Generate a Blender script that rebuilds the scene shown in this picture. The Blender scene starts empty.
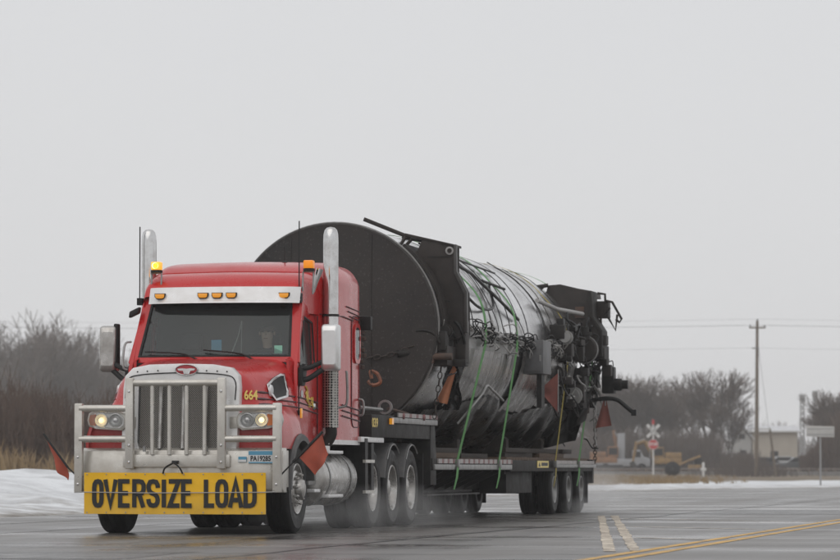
import bpy, bmesh, math, random
from mathutils import Vector, Matrix, noise, Euler
random.seed(7)
PI = math.pi
scene = bpy.context.scene
COL = scene.collection

# ------------------------------------------------------------------ camera, sky, sun, exposure
cam_d = bpy.data.cameras.new('camera')
cam = bpy.data.objects.new('camera', cam_d); COL.objects.link(cam)
cam.location = (0, 0, 0.78)
cam.rotation_euler = (math.radians(90) + math.atan(189/3735), 0, 0)
cam_d.sensor_width = 36; cam_d.lens = 36*3735/840
cam_d.clip_start = 0.5; cam_d.clip_end = 6000
cam_d.dof.use_dof = True; cam_d.dof.focus_distance = 47.0; cam_d.dof.aperture_fstop = 4.0
scene.camera = cam

SUN_EL, SUN_AZ = math.radians(52), math.radians(-155)    # high behind the photographer, soft through cloud
world = bpy.data.worlds.new('World'); scene.world = world; world.use_nodes = True
wn = world.node_tree.nodes; wl = world.node_tree.links; wn.clear()
wo = wn.new('ShaderNodeOutputWorld'); bg = wn.new('ShaderNodeBackground')
sky = wn.new('ShaderNodeTexSky'); sky.sky_type = 'NISHITA'; sky.sun_disc = False
sky.sun_elevation = SUN_EL; sky.sun_rotation = SUN_AZ; sky.dust_density = 4.0
sk = wn.new('ShaderNodeMix'); sk.data_type = 'RGBA'
tc = wn.new('ShaderNodeTexCoord'); cl = wn.new('ShaderNodeTexNoise')
cl.inputs['Scale'].default_value = 2.2; cl.inputs['Detail'].default_value = 5; cl.inputs['Roughness'].default_value = 0.5
cr = wn.new('ShaderNodeValToRGB')
cr.color_ramp.elements[0].position = 0.3; cr.color_ramp.elements[0].color = (7.35, 7.38, 7.5, 1)
cr.color_ramp.elements[1].position = 0.7; cr.color_ramp.elements[1].color = (8.0, 8.0, 8.1, 1)
wl.new(tc.outputs['Generated'], cl.inputs['Vector']); wl.new(cl.outputs['Fac'], cr.inputs['Fac'])
sk.inputs['Factor'].default_value = 0.93                  # nearly closed cloud over the clear sky
wl.new(sky.outputs['Color'], sk.inputs['A']); wl.new(cr.outputs['Color'], sk.inputs['B'])
wl.new(sk.outputs['Result'], bg.inputs['Color']); bg.inputs['Strength'].default_value = 0.1
wl.new(bg.outputs['Background'], wo.inputs['Surface'])

sun_d = bpy.data.lights.new('sun', 'SUN'); sun_d.energy = 0.6; sun_d.angle = math.radians(75); sun_d.color = (1, .97, .93)
sun = bpy.data.objects.new('sun', sun_d); COL.objects.link(sun); sun.location = (0, 0, 60)
_sd = Vector((math.sin(SUN_AZ)*math.cos(SUN_EL), math.cos(SUN_AZ)*math.cos(SUN_EL), math.sin(SUN_EL)))
sun.rotation_euler = _sd.to_track_quat('Z', 'Y').to_euler()

vs = scene.view_settings
scene.display_settings.display_device = 'sRGB'
vs.view_transform = 'Standard'; vs.look = 'None'; vs.exposure = 0.0; vs.gamma = 1.0; vs.use_curve_mapping = False
scene.render.engine = 'CYCLES'
scene.cycles.use_denoising = True
scene.cycles.max_bounces = 8; scene.cycles.transparent_max_bounces = 12; scene.cycles.volume_bounces = 3
scene.cycles.volume_step_rate = 4.0

# ------------------------------------------------------------------ frames
ANG = math.radians(11.19)
C0 = Vector((-2.63, 45.7, 0))
MT = Matrix.Translation(C0) @ Matrix.Rotation(-ANG, 4, 'Z')     # truck frame: x = driver's left, y = towards the rear
MW = Matrix.Identity(4)
ORG = {}

# ------------------------------------------------------------------ materials
MATS = {}
def mat(name, col, rough=0.5, metal=0.0, coat=0.0, dirt=None, bump=None, spec=0.5, rnoise=0.0, emit=None, scale_vec=None, lowdirt=None):
    m = bpy.data.materials.new(name); m.use_nodes = True
    n, l = m.node_tree.nodes, m.node_tree.links
    b = n['Principled BSDF']
    b.inputs['Base Color'].default_value = (*col, 1); b.inputs['Roughness'].default_value = rough
    b.inputs['Metallic'].default_value = metal; b.inputs['Coat Weight'].default_value = coat
    b.inputs['Coat Roughness'].default_value = 0.07
    b.inputs['Specular IOR Level'].default_value = spec
    t = n.new('ShaderNodeTexCoord'); vec = t.outputs['Object']
    if scale_vec:
        mp = n.new('ShaderNodeMapping'); mp.inputs['Scale'].default_value = scale_vec
        l.new(vec, mp.inputs['Vector']); vec = mp.outputs['Vector']
    colsock = None
    if dirt:                                   # (colour, amount 0..1, noise scale)
        dc, amt, sc = dirt
        nz = n.new('ShaderNodeTexNoise'); nz.inputs['Scale'].default_value = sc; nz.inputs['Detail'].default_value = 7
        nz.inputs['Roughness'].default_value = 0.65
        l.new(vec, nz.inputs['Vector'])
        mr = n.new('ShaderNodeMapRange'); mr.inputs['From Min'].default_value = 0.3; mr.inputs['From Max'].default_value = 0.72
        mr.inputs['To Min'].default_value = 0.0; mr.inputs['To Max'].default_value = amt
        l.new(nz.outputs['Fac'], mr.inputs['Value'])
        mx = n.new('ShaderNodeMix'); mx.data_type = 'RGBA'
        mx.inputs['A'].default_value = (*col, 1); mx.inputs['B'].default_value = (*dc, 1)
        l.new(mr.outputs['Result'], mx.inputs['Factor']); l.new(mx.outputs['Result'], b.inputs['Base Color'])
        colsock = mx.outputs['Result']
        if rnoise:
            rr = n.new('ShaderNodeMapRange'); rr.inputs['To Min'].default_value = max(0.02, rough-rnoise); rr.inputs['To Max'].default_value = min(1, rough+rnoise)
            rr.inputs['From Min'].default_value = 0.3; rr.inputs['From Max'].default_value = 0.7
            l.new(nz.outputs['Fac'], rr.inputs['Value']); l.new(rr.outputs['Result'], b.inputs['Roughness'])
    if lowdirt:                                # road film thrown up from the wheels: (colour, z0, z1, amount)
        dc, z0, z1, amt = lowdirt
        sp = n.new('ShaderNodeSeparateXYZ'); l.new(t.outputs['Object'], sp.inputs['Vector'])
        m2 = n.new('ShaderNodeMapRange'); m2.inputs['From Min'].default_value = z1; m2.inputs['From Max'].default_value = z0
        m2.inputs['To Min'].default_value = 0; m2.inputs['To Max'].default_value = amt
        l.new(sp.outputs['Z'], m2.inputs['Value'])
        n2 = n.new('ShaderNodeTexNoise'); n2.inputs['Scale'].default_value = 5; n2.inputs['Detail'].default_value = 8
        mp2 = n.new('ShaderNodeMapping'); mp2.inputs['Scale'].default_value = (1, 1, .35); l.new(t.outputs['Object'], mp2.inputs['Vector'])
        l.new(mp2.outputs['Vector'], n2.inputs['Vector'])
        mu = n.new('ShaderNodeMath'); mu.operation = 'MULTIPLY'; l.new(m2.outputs['Result'], mu.inputs[0]); l.new(n2.outputs['Fac'], mu.inputs[1])
        mx2 = n.new('ShaderNodeMix'); mx2.data_type = 'RGBA'; mx2.inputs['A'].default_value = (*col, 1); mx2.inputs['B'].default_value = (*dc, 1)
        if colsock: l.new(colsock, mx2.inputs['A'])
        l.new(mu.outputs[0], mx2.inputs['Factor']); l.new(mx2.outputs['Result'], b.inputs['Base Color'])
    if bump:
        sc, st = bump
        nb = n.new('ShaderNodeTexNoise'); nb.inputs['Scale'].default_value = sc; nb.inputs['Detail'].default_value = 5
        l.new(vec, nb.inputs['Vector'])
        bp = n.new('ShaderNodeBump'); bp.inputs['Strength'].default_value = st; bp.inputs['Distance'].default_value = 0.02
        l.new(nb.outputs['Fac'], bp.inputs['Height']); l.new(bp.outputs['Normal'], b.inputs['Normal'])
    if emit:
        b.inputs['Emission Color'].default_value = (*emit[0], 1); b.inputs['Emission Strength'].default_value = emit[1]
    MATS[name] = m
    return m

GRIME = (.30, .27, .25)
red = mat('red_paint', (.52, .013, .014), .30, coat=.38, spec=.3, dirt=((.44, .035, .035), .6, 2.5), lowdirt=((.20, .13, .12), .9, 1.8, .40), rnoise=.1)
white_al = mat('pale_aluminium', (.78, .78, .78), .36, .25, dirt=((.58, .56, .53), .5, 6), rnoise=.12)
tan_al = mat('grimy_aluminium', (.64, .62, .575), .34, .6, dirt=((.44, .41, .365), .7, 5), bump=(40, .05), rnoise=.12)
mirror_m = mat('satin_mirror_back', (.74, .74, .74), .28, .8, dirt=((.55, .54, .52), .5, 7))
chrome = mat('chrome', (.68, .68, .68), .16, 1.0, dirt=((.42, .40, .38), .6, 8), rnoise=.1)
chrome_grimy = mat('grimy_chrome', (.55, .54, .52), .3, .8, dirt=((.28, .26, .24), .8, 6), rnoise=.15)
black = mat('black_plastic', (.012, .012, .0125), .5, dirt=((.035, .032, .03), .6, 9), spec=.25)
rubber = mat('wet_tyre_rubber', (.012, .012, .0125), .55, spec=.25, dirt=((.036, .034, .032), .7, 7), bump=(60, .15), rnoise=.15)
flare_m = mat('grey_rubber_flare', (.07, .07, .072), .55, dirt=((.14, .13, .12), .7, 8))
frame_m = mat('dark_frame_steel', (.015, .0145, .0145), .6, .0, spec=.25, dirt=((.045, .040, .036), .7, 5), bump=(30, .15), rnoise=.12)
mesh_m = mat('grille_mesh', (.035, .034, .032), .5, .4)
amber = mat('amber_lens', (.75, .30, .02), .25, coat=.5, emit=((1, .42, .02), .25))
amber_lit = mat('amber_lens_lit', (.9, .38, .03), .25, emit=((1, .40, .04), .9))
core_lit = mat('beacon_core', (1, .8, .5), .3, emit=((1, .72, .30), 2.5))
orange_l = mat('orange_reflector', (.70, .20, .05), .3)
yellow = mat('safety_yellow_vinyl', (.92, .52, .006), .45, dirt=((.74, .42, .012), .5, 4), bump=(5, .4), lowdirt=((.34, .25, .12), -.02, .26, .55))
ink = mat('black_ink', (.012, .012, .012), .5)
gold = mat('gold_lettering', (.75, .55, .12), .4)
goldp = mat('yellow_lettering', (.85, .66, .18), .4)
bluep = mat('plate_blue', (.10, .32, .48), .5)
whitep = mat('plate_white', (.72, .73, .74), .5, dirt=((.5, .5, .48), .5, 20))
greenp = mat('sticker_green', (.25, .55, .42), .5)
stripe_m = mat('pinstripe_grey', (.09, .04, .045), .5)
interior = mat('cab_interior', (.030, .032, .033), .8, dirt=((.05, .052, .052), .5, 4))
seat_m = mat('seat_fabric', (.035, .035, .04), .9)
skin = mat('skin', (.55, .36, .28), .55)
jacket = mat('dark_jacket', (.035, .04, .055), .9)
hair_m = mat('hair', (.06, .045, .035), .8)
flag_m = mat('red_orange_flag', (.50, .10, .055), .8, dirt=((.28, .08, .06), .6, 8))
flag_d = mat('faded_red_flag', (.24, .075, .06), .85, dirt=((.14, .06, .05), .6, 8))
flag_o = mat('orange_flag', (.50, .20, .10), .85, dirt=((.33, .14, .08), .6, 8))
wood = mat('weathered_wood', (.16, .11, .075), .85, dirt=((.07, .05, .04), .8, 8), bump=(25, .3), scale_vec=(1, 6, 6))
dark_wood = mat('soaked_timber', (.045, .034, .027), .8, dirt=((.02, .017, .015), .8, 6), bump=(20, .3))
rust = mat('rusty_steel', (.10, .055, .038), .85, dirt=((.05, .045, .042), .9, 5), bump=(20, .3))
green_strap = mat('green_webbing', (.115, .34, .10), .75, dirt=((.07, .19, .06), .6, 10))
yellow_strap = mat('yellow_webbing', (.42, .33, .05), .75, dirt=((.25, .19, .04), .5, 10))
steel = mat('dull_galvanised', (.36, .36, .355), .45, .6, dirt=((.2, .19, .18), .7, 6), rnoise=.1)
tape_w = mat('reflective_white', (.50, .46, .45), .5, dirt=((.22, .20, .19), .8, 9))
tape_r = mat('reflective_red', (.26, .10, .10), .5, dirt=((.14, .08, .075), .8, 9))
tarp = mat('wet_black_tarp', (.010, .010, .010), .30, spec=.4, dirt=((.035, .033, .031), .6, 3), bump=(5, .25), rnoise=.12)
hose_m = mat('black_hose', (.014, .014, .014), .45, spec=.3)
cable_g = mat('pale_cable', (.34, .33, .32), .5)
snowm = None

def glass_mat(name, tint, refl=.16, base=(.35, .38, .38)):
    m = bpy.data.materials.new(name); m.use_nodes = True
    n, l = m.node_tree.nodes, m.node_tree.links; n.clear()
    o = n.new('ShaderNodeOutputMaterial'); mx = n.new('ShaderNodeMixShader'); m2 = n.new('ShaderNodeMixShader')
    tr = n.new('ShaderNodeBsdfTransparent'); tr.inputs['Color'].default_value = (*tint, 1)
    gl = n.new('ShaderNodeBsdfGlossy'); gl.inputs['Roughness'].default_value = .08; gl.inputs['Color'].default_value = (.9, .93, .93, 1)
    df = n.new('ShaderNodeBsdfDiffuse'); df.inputs['Color'].default_value = (*base, 1)       # film of road spray on the glass
    fr = n.new('ShaderNodeFresnel'); fr.inputs['IOR'].default_value = 1.5
    m2.inputs['Fac'].default_value = refl
    l.new(tr.outputs[0], m2.inputs[1]); l.new(df.outputs[0], m2.inputs[2])
    l.new(fr.outputs[0], mx.inputs['Fac']); l.new(m2.outputs[0], mx.inputs[1]); l.new(gl.outputs[0], mx.inputs[2])
    l.new(mx.outputs[0], o.inputs['Surface'])
    return m
glass = glass_mat('windshield_glass', (.70, .78, .77), .07)
side_glass = glass_mat('side_glass', (.45, .48, .48), .10)
lens_glass = glass_mat('lamp_lens', (.96, .96, .96), .06, (.6, .6, .6))

lamp_in = mat('lamp_reflector', (.68, .67, .65), .22, .45)
# perforated heat shield
perf = mat('perforated_heat_shield', (.50, .49, .47), .35, .85)
_n, _l = perf.node_tree.nodes, perf.node_tree.links
_t = _n.new('ShaderNodeTexCoord'); _v = _n.new('ShaderNodeTexVoronoi'); _v.inputs['Scale'].default_value = 30; _v.inputs['Randomness'].default_value = 0.12
_r = _n.new('ShaderNodeValToRGB'); _r.color_ramp.elements[0].color = (.03, .03, .03, 1); _r.color_ramp.elements[1].color = (.5, .49, .46, 1)
_r.color_ramp.elements[0].position = .34; _r.color_ramp.elements[1].position = .50
_l.new(_t.outputs['Object'], _v.inputs['Vector']); _l.new(_v.outputs['Distance'], _r.inputs['Fac']); _l.new(_r.outputs['Color'], _n['Principled BSDF'].inputs['Base Color'])

# ------------------------------------------------------------------ mesh collector
class MB:
    def __init__(s): s.v = []; s.f = []; s.mi = []
    def add(s, vs, fs, k=0):
        o = len(s.v); s.v += [Vector(q) for q in vs]; s.f += [tuple(i+o for i in f) for f in fs]; s.mi += [k]*len(fs); return s
    def box(s, x0, x1, y0, y1, z0, z1, k=0):
        return s.add([(x0,y0,z0),(x1,y0,z0),(x1,y1,z0),(x0,y1,z0),(x0,y0,z1),(x1,y0,z1),(x1,y1,z1),(x0,y1,z1)],
                     [(0,3,2,1),(4,5,6,7),(0,1,5,4),(1,2,6,5),(2,3,7,6),(3,0,4,7)], k)
    def tube(s, pts, r, n=8, k=0, cap=True):
        pts = [Vector(q) for q in pts]; m = len(pts)
        rs = r if isinstance(r, (list, tuple)) else [r]*m
        vs = []; fs = []; prev = None
        for i, q in enumerate(pts):
            t = (pts[min(i+1, m-1)] - pts[max(i-1, 0)]).normalized()
            if prev is None:
                a = Vector((0,0,1)) if abs(t.z) < .9 else Vector((1,0,0)); nrm = t.cross(a).normalized()
            else: nrm = (prev - t*prev.dot(t)).normalized()
            prev = nrm; bn = t.cross(nrm)
            for j in range(n):
                a = 2*PI*j/n; vs.append(q + (nrm*math.cos(a) + bn*math.sin(a))*rs[i])
        for i in range(m-1):
            for j in range(n): fs.append((i*n+j, i*n+(j+1)%n, (i+1)*n+(j+1)%n, (i+1)*n+j))
        if cap: fs += [tuple(range(n-1, -1, -1)), tuple((m-1)*n+j for j in range(n))]
        return s.add(vs, fs, k)
    def lathe(s, prof, c=(0,0,0), axis='x', n=32, k=0, a0=0, a1=2*PI):
        # prof: (radius, along-axis)
        c = Vector(c); full = abs(a1-a0-2*PI) < 1e-6; N = n if full else n+1
        vs = []
        for (r, h) in prof:
            for j in range(N):
                a = a0 + (a1-a0)*j/n; u, w = r*math.cos(a), r*math.sin(a)
                vs.append(c + (Vector((h,u,w)) if axis == 'x' else Vector((u,h,w)) if axis == 'y' else Vector((u,w,h))))
        fs = []
        for i in range(len(prof)-1):
            for j in range(n):
                j2 = (j+1) % N
                fs.append((i*N+j, i*N+j2, (i+1)*N+j2, (i+1)*N+j))
        return s.add(vs, fs, k)
    def prism(s, poly, axis, d0, d1, k=0):
        n = len(poly)
        def P(a, b, d): return (d,a,b) if axis == 'x' else (a,d,b) if axis == 'y' else (a,b,d)
        vs = [P(a,b,d0) for a,b in poly] + [P(a,b,d1) for a,b in poly]
        fs = [tuple(range(n)), tuple(range(2*n-1, n-1, -1))] + [(i, (i+1)%n, n+(i+1)%n, n+i) for i in range(n)]
        return s.add(vs, fs, k)
    def grid(s, rows, k=0, closed=False):
        m = len(rows[0]); vs = [q for r in rows for q in r]; fs = []
        for i in range(len(rows)-1):
            for j in range(m if closed else m-1):
                j2 = (j+1) % m
                fs.append((i*m+j, i*m+j2, (i+1)*m+j2, (i+1)*m+j))
        return s.add(vs, fs, k)
    def ring(s, outer, inner, off, k=0):      # plate with a hole, extruded by off
        n = len(outer); off = Vector(off)
        o = [Vector(q) for q in outer]; i_ = [Vector(q) for q in inner]
        vs = o + i_ + [q+off for q in o] + [q+off for q in i_]; fs = []
        for j in range(n):
            a, b = j, (j+1) % n
            fs += [(a, b, n+b, n+a), (2*n+a, 3*n+a, 3*n+b, 2*n+b), (a, 2*n+a, 2*n+b, b), (n+a, n+b, 3*n+b, 3*n+a)]
        return s.add(vs, fs, k)
    def loop_plate(s, pts, off, k=0):
        n = len(pts); off = Vector(off); a = [Vector(q) for q in pts]
        vs = a + [q+off for q in a]
        return s.add(vs, [tuple(range(n)), tuple(range(2*n-1, n-1, -1))] + [(i, (i+1)%n, n+(i+1)%n, n+i) for i in range(n)], k)

def to_mesh(name, mb, org=Vector((0,0,0)), mats=(), smooth=None, bevel=0):
    bm = bmesh.new()
    vv = [bm.verts.new(q - org) for q in mb.v]
    for f, k in zip(mb.f, mb.mi):
        try: fc = bm.faces.new([vv[i] for i in f]); fc.material_index = k
        except ValueError: pass
    bmesh.ops.recalc_face_normals(bm, faces=bm.faces)
    if bevel:
        es = [e for e in bm.edges if len(e.link_faces) == 2 and e.calc_face_angle(0) > .5]
        bmesh.ops.bevel(bm, geom=es, offset=bevel, segments=2, profile=.6, affect='EDGES', clamp_overlap=True)
        smooth = smooth or 35
    me = bpy.data.meshes.new(name); bm.to_mesh(me); bm.free()
    for m in mats: me.materials.append(m)
    if smooth:
        me.shade_smooth(); me.set_sharp_from_angle(angle=math.radians(smooth))
    return me
def tag(o, label=None, cat=None, group=None, kind=None):
    for k, v in (('label', label), ('category', cat), ('group', group), ('kind', kind)):
        if v: o[k] = v
    return o
def thing(name, label, cat, org=(0,0,0), frame=MT, group=None):
    o = bpy.data.objects.new(name, None); COL.objects.link(o); org = Vector(org)
    o.matrix_world = frame @ Matrix.Translation(org); o.empty_display_size = .3
    ORG[o.name] = org; return tag(o, label, cat, group)
def mk(name, mb, m, parent=None, smooth=None, bevel=0, frame=MT, org=(0,0,0), label=None, cat=None, group=None, kind=None):
    org = ORG[parent.name] if parent else Vector(org)
    ms = m if isinstance(m, (list, tuple)) else (m,)
    me = mb if isinstance(mb, bpy.types.Mesh) else to_mesh(name, mb, org, ms, smooth, bevel)
    o = bpy.data.objects.new(name, me); COL.objects.link(o)
    if parent: o.parent = parent; ORG[o.name] = org
    else: o.matrix_world = frame @ Matrix.Translation(org); ORG[o.name] = org
    return tag(o, label, cat, group, kind)
def inst(name, me, parent, loc, rot=(0,0,0), scale=(1,1,1)):       # shared mesh placed at a point of the parent's frame
    o = bpy.data.objects.new(name, me); COL.objects.link(o)
    if parent: o.parent = parent
    po = ORG[parent.name] if parent else Vector((0,0,0))
    base = Vector((0,0,0)) if (parent and parent.get('_local')) else po
    o.location = Vector(loc) - base; o.rotation_euler = rot; o.scale = scale
    ORG[o.name] = Vector(loc); return o
def copy_tree(o, parent=None):
    c = o.copy(); COL.objects.link(c)
    if parent is not None: c.parent = parent
    for ch in list(o.children): copy_tree(ch, c)
    ORG[c.name] = ORG.get(o.name, Vector()); return c

def rrect(x0, x1, z0, z1, r, n=5, rt=None):
    pts = []
    for cx, cz, a in ((x1-r, z0+r, -90), (x1-r, z1-r, 0), (x0+r, z1-r, 90), (x0+r, z0+r, 180)):
        for i in range(n+1):
            t = math.radians(a + 90*i/n); pts.append((cx + r*math.cos(t), cz + r*math.sin(t)))
    return pts
def lerp(a, b, t): return a + (b-a)*t
def smooth01(t): t = max(0, min(1, t)); return t*t*(3-2*t)
def bez(p0, p1, p2, p3, n=12):
    p0, p1, p2, p3 = map(Vector, (p0, p1, p2, p3)); out = []
    for i in range(n+1):
        t = i/n; u = 1-t
        out.append(p0*u**3 + p1*3*u*u*t + p2*3*u*t*t + p3*t**3)
    return out
def cat_rom(pts, n=6):
    P = [Vector(q) for q in pts]; P = [P[0]*2-P[1]] + P + [P[-1]*2-P[-2]]; out = []
    for i in range(1, len(P)-2):
        for j in range(n):
            t = j/n
            out.append(.5*((2*P[i]) + (P[i+1]-P[i-1])*t + (2*P[i-1]-5*P[i]+4*P[i+1]-P[i+2])*t*t + (3*P[i]-P[i-1]-3*P[i+1]+P[i+2])*t**3))
    out.append(P[-2]); return out

# lettering -------------------------------------------------------------
def text_mesh(txt, size, shear=0, offset=0, xs=1.0, extrude=.0015):
    c = bpy.data.curves.new('lettering', 'FONT'); c.body = txt; c.size = size; c.align_x = 'CENTER'; c.align_y = 'CENTER'
    c.offset = offset; c.extrude = extrude; c.shear = shear; c.resolution_u = 3
    o = bpy.data.objects.new('lettering', c); COL.objects.link(o)
    dg = bpy.context.evaluated_depsgraph_get(); dg.update()
    me = bpy.data.meshes.new_from_object(o.evaluated_get(dg))
    bpy.data.objects.remove(o); bpy.data.curves.remove(c)
    for v in me.vertices: v.co.x *= xs
    return me
def put_text(name, me, m, parent, mtx):        # mtx: text plane (x right, y up, z out) -> frame coordinates
    me.materials.clear(); me.materials.append(m)
    org = ORG[parent.name]
    me.transform(Matrix.Translation(-org) @ mtx)
    return mk(name, me, m, parent)
def basis(o, x, y):
    x = Vector(x).normalized(); y = Vector(y).normalized(); z = x.cross(y).normalized(); y = z.cross(x)
    return Matrix.Translation(Vector(o)) @ Matrix((x, y, z)).transposed().to_4x4()

# ================================================================== SETTING: ground, road
def edge(u):                                # left edge of the pavement in truck-frame x
    pts = [(-400,-6.7), (0,-6.7), (60,-7.0), (84,-7.6), (98,-5.2), (112,-.8), (150,13), (260,58), (500,165), (2000,860)]
    for (a, b), (c, e) in zip(pts, pts[1:]):
        if u <= c: return lerp(b, e, smooth01((u-a)/(c-a))*.5 + .5*(u-a)/(c-a))
    return pts[-1][1]
def fbm(x, y, s, o=4): return noise.fractal(Vector((x*s, y*s, 3.1)), 1.0, 2.0, o)
def ground_z(e, u, x):
    left = 1 - smooth01((u-45)/35)
    z = -.10 + .10*smooth01(e/.8)
    z += left*(.66*smooth01((e-.5)/7.5) + .16*smooth01(e/3)*fbm(x, u, .5) + .07*smooth01(e/1.5)*abs(fbm(x, u, 1.3)))
    z += (1-left)*(.10*smooth01((e-1)/5) + .07*smooth01(e/3)*fbm(x, u, .3) + .55*smooth01((e-55)/90))
    z += .10*smooth01((e-12)/20)*fbm(x, u, .12)
    return z

us = [-300, -120, -60, -35, -20] + [-12 + 1.1*i for i in range(100)] + [100 + 3*i for i in range(34)] + [204 + 9*i for i in range(30)] + [520, 620, 800, 1100, 1600, 2200]
es = [-2500, -1200, -500, -200, -80, -30, -22.5, -21.3, -20.6, -.4, 0] + [.25, .5, .8, 1.1, 1.5] + [2+.6*i for i in range(22)] + [16+1.5*i for i in range(20)] + [48+6*i for i in range(20)] + [180, 240, 340, 500, 800, 1400, 2500]
mb = MB(); rows = []; eattr = []
for u in us:
    r = []
    for e in es:
        x = edge(u) - e
        if e >= 0: z = ground_z(e, u, x)
        elif e > -21: z = -.16
        else: z = -.12 + .12*smooth01((-e-20.6)/1.5) + .05*smooth01((-e-22)/5)*fbm(x, u, .4)
        r.append((x, u, z)); eattr.append(e*(1 - .45*smooth01((u-70)/30)) if e >= 0 else (-e-20.6 if e < -20.6 else 0))
    rows.append(r)
mb.grid(rows)

def nodes(m): return m.node_tree.nodes, m.node_tree.links
gm = bpy.data.materials.new('snow_grass_ground'); gm.use_nodes = True
n, l = nodes(gm); b = n['Principled BSDF']; b.inputs['Roughness'].default_value = .8
t = n.new('ShaderNodeTexCoord')
at = n.new('ShaderNodeAttribute'); at.attribute_name = 'edge_distance'
sp = n.new('ShaderNodeSeparateXYZ'); l.new(t.outputs['Object'], sp.inputs['Vector'])
def tex(scale, detail=5, vec=None):
    q = n.new('ShaderNodeTexNoise'); q.inputs['Scale'].default_value = scale; q.inputs['Detail'].default_value = detail
    l.new(vec or t.outputs['Object'], q.inputs['Vector']); return q.outputs['Fac']
def mth(op, a, b_=None, c=None):
    q = n.new('ShaderNodeMath'); q.operation = op
    for i, s in enumerate((a, b_, c)):
        if s is None: continue
        if isinstance(s, (int, float)): q.inputs[i].default_value = s
        else: l.new(s, q.inputs[i])
    return q.outputs[0]
def rng(v, a, b_, c=0., d=1.):
    q = n.new('ShaderNodeMapRange'); l.new(v, q.inputs['Value'])
    for k, s in (('From Min', a), ('From Max', b_), ('To Min', c), ('To Max', d)): q.inputs[k].default_value = s
    return q.outputs['Result']
def mixc(f, a, b_):
    q = n.new('ShaderNodeMix'); q.data_type = 'RGBA'
    for k, s in (('Factor', f), ('A', a), ('B', b_)):
        if isinstance(s, tuple): q.inputs[k].default_value = (*s, 1)
        elif isinstance(s, (int, float)): q.inputs[k].default_value = s
        else: l.new(s, q.inputs[k])
    return q.outputs['Result']
edge_n = mth('ADD', at.outputs['Fac'], mth('ADD', mth('MULTIPLY', mth('SUBTRACT', tex(.25, 6), .5), 10.0), mth('MULTIPLY', mth('SUBTRACT', tex(.07, 4), .5), 18.0)))
edge_f = mth('ADD', at.outputs['Fac'], mth('MULTIPLY', mth('SUBTRACT', tex(2.5, 6), .5), 1.6))
straw = mixc(tex(1.3, 6), (.16, .115, .065), (.30, .225, .13))
earth = mixc(tex(.5, 6), straw, (.105, .088, .072))
snow_c = mixc(rng(tex(.8, 7), .42, .75), (.78, .80, .82), (.52, .525, .54))
snow_c = mixc(mth('MULTIPLY', rng(at.outputs['Fac'], .5, 4.5, 1, 0), rng(tex(1.7, 8), .40, .66)), snow_c, (.30, .275, .25))
snow_amt = mth('MULTIPLY', rng(edge_n, 13, 14.5, 1, 0), rng(edge_f, .35, 1.1))
patch = mth('MULTIPLY', rng(tex(.06, 4), .58, .64), .8)
snow_amt = mth('MAXIMUM', snow_amt, mth('MULTIPLY', patch, rng(edge_n, 30, 60)))
slush = mixc(tex(6, 6), (.10, .095, .09), (.30, .29, .28))
base = mixc(rng(edge_f, .2, .9), slush, earth)
l.new(mixc(snow_amt, base, snow_c), b.inputs['Base Color'])
bp = n.new('ShaderNodeBump'); bp.inputs['Strength'].default_value = .9; bp.inputs['Distance'].default_value = .2
l.new(tex(3, 8), bp.inputs['Height']); l.new(bp.outputs['Normal'], b.inputs['Normal'])
ground = mk('ground', mb, gm, smooth=80, kind='structure')
ga = ground.data.attributes.new('edge_distance', 'FLOAT', 'POINT'); ga.data.foreach_set('value', eattr)

# wet asphalt
rm = bpy.data.materials.new('wet_asphalt'); rm.use_nodes = True
n, l = nodes(rm); b = n['Principled BSDF']
t = n.new('ShaderNodeTexCoord')
mp = n.new('ShaderNodeMapping'); mp.inputs['Scale'].default_value = (1.0, .035, 1); l.new(t.outputs['Object'], mp.inputs['Vector'])
mp2 = n.new('ShaderNodeMapping'); mp2.inputs['Scale'].default_value = (.12, .55, 1); l.new(t.outputs['Object'], mp2.inputs['Vector'])
streak = tex(.9, 5, mp.outputs['Vector']); cross = tex(.7, 5, mp2.outputs['Vector']); grain = tex(45, 3); blot = tex(.35, 6)
asph = mixc(rng(blot, .35, .68), (.120, .112, .105), (.21, .198, .188))
asph = mixc(mth('MULTIPLY', rng(streak, .45, .65), .85), asph, (.065, .060, .057))
asph = mixc(mth('MULTIPLY', rng(cross, .55, .72), .45), asph, (.24, .23, .22))
asph = mixc(mth('MULTIPLY', grain, .28), asph, (.045, .043, .042))
l.new(asph, b.inputs['Base Color'])
wet = mth('ADD', mth('MULTIPLY', rng(streak, .35, .7), -.22), mth('MULTIPLY', rng(blot, .3, .7), .18))
wet = mth('ADD', wet, mth('MULTIPLY', rng(cross, .4, .7), .12))
sheen = mth('MULTIPLY', rng(tex(.5, 7, mp2.outputs['Vector']), .50, .62), .22)
l.new(mth('MAXIMUM', mth('SUBTRACT', mth('ADD', wet, .36), sheen), .07), b.inputs['Roughness'])
bp = n.new('ShaderNodeBump'); bp.inputs['Strength'].default_value = .35; bp.inputs['Distance'].default_value = .008
l.new(mth('ADD', mth('MULTIPLY', grain, .7), mth('MULTIPLY', tex(8, 5), .8)), bp.inputs['Height']); l.new(bp.outputs['Normal'], b.inputs['Normal'])
mb = MB(); rows = []
for u in us:
    rows.append([(edge(u) + k, u, 0.02*math.sin(max(0, min(1, (k)/20.6))*PI)*0) for k in (0, 3, 6, 9, 12, 15, 18, 20.7)])
mb.grid(rows)
road = mk('road', mb, rm, kind='structure')
paint_y = mat('worn_yellow_paint', (.58, .36, .08), .6, dirt=((.12, .11, .10), .95, 9), bump=(60, .2))
paint_w = mat('worn_pale_paint', (.60, .55, .46), .6, dirt=((.20, .17, .14), .9, 9), bump=(60, .2))
paint_w2 = mat('worn_white_paint', (.55, .55, .54), .6, dirt=((.12, .11, .10), 1.0, 7))
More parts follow.
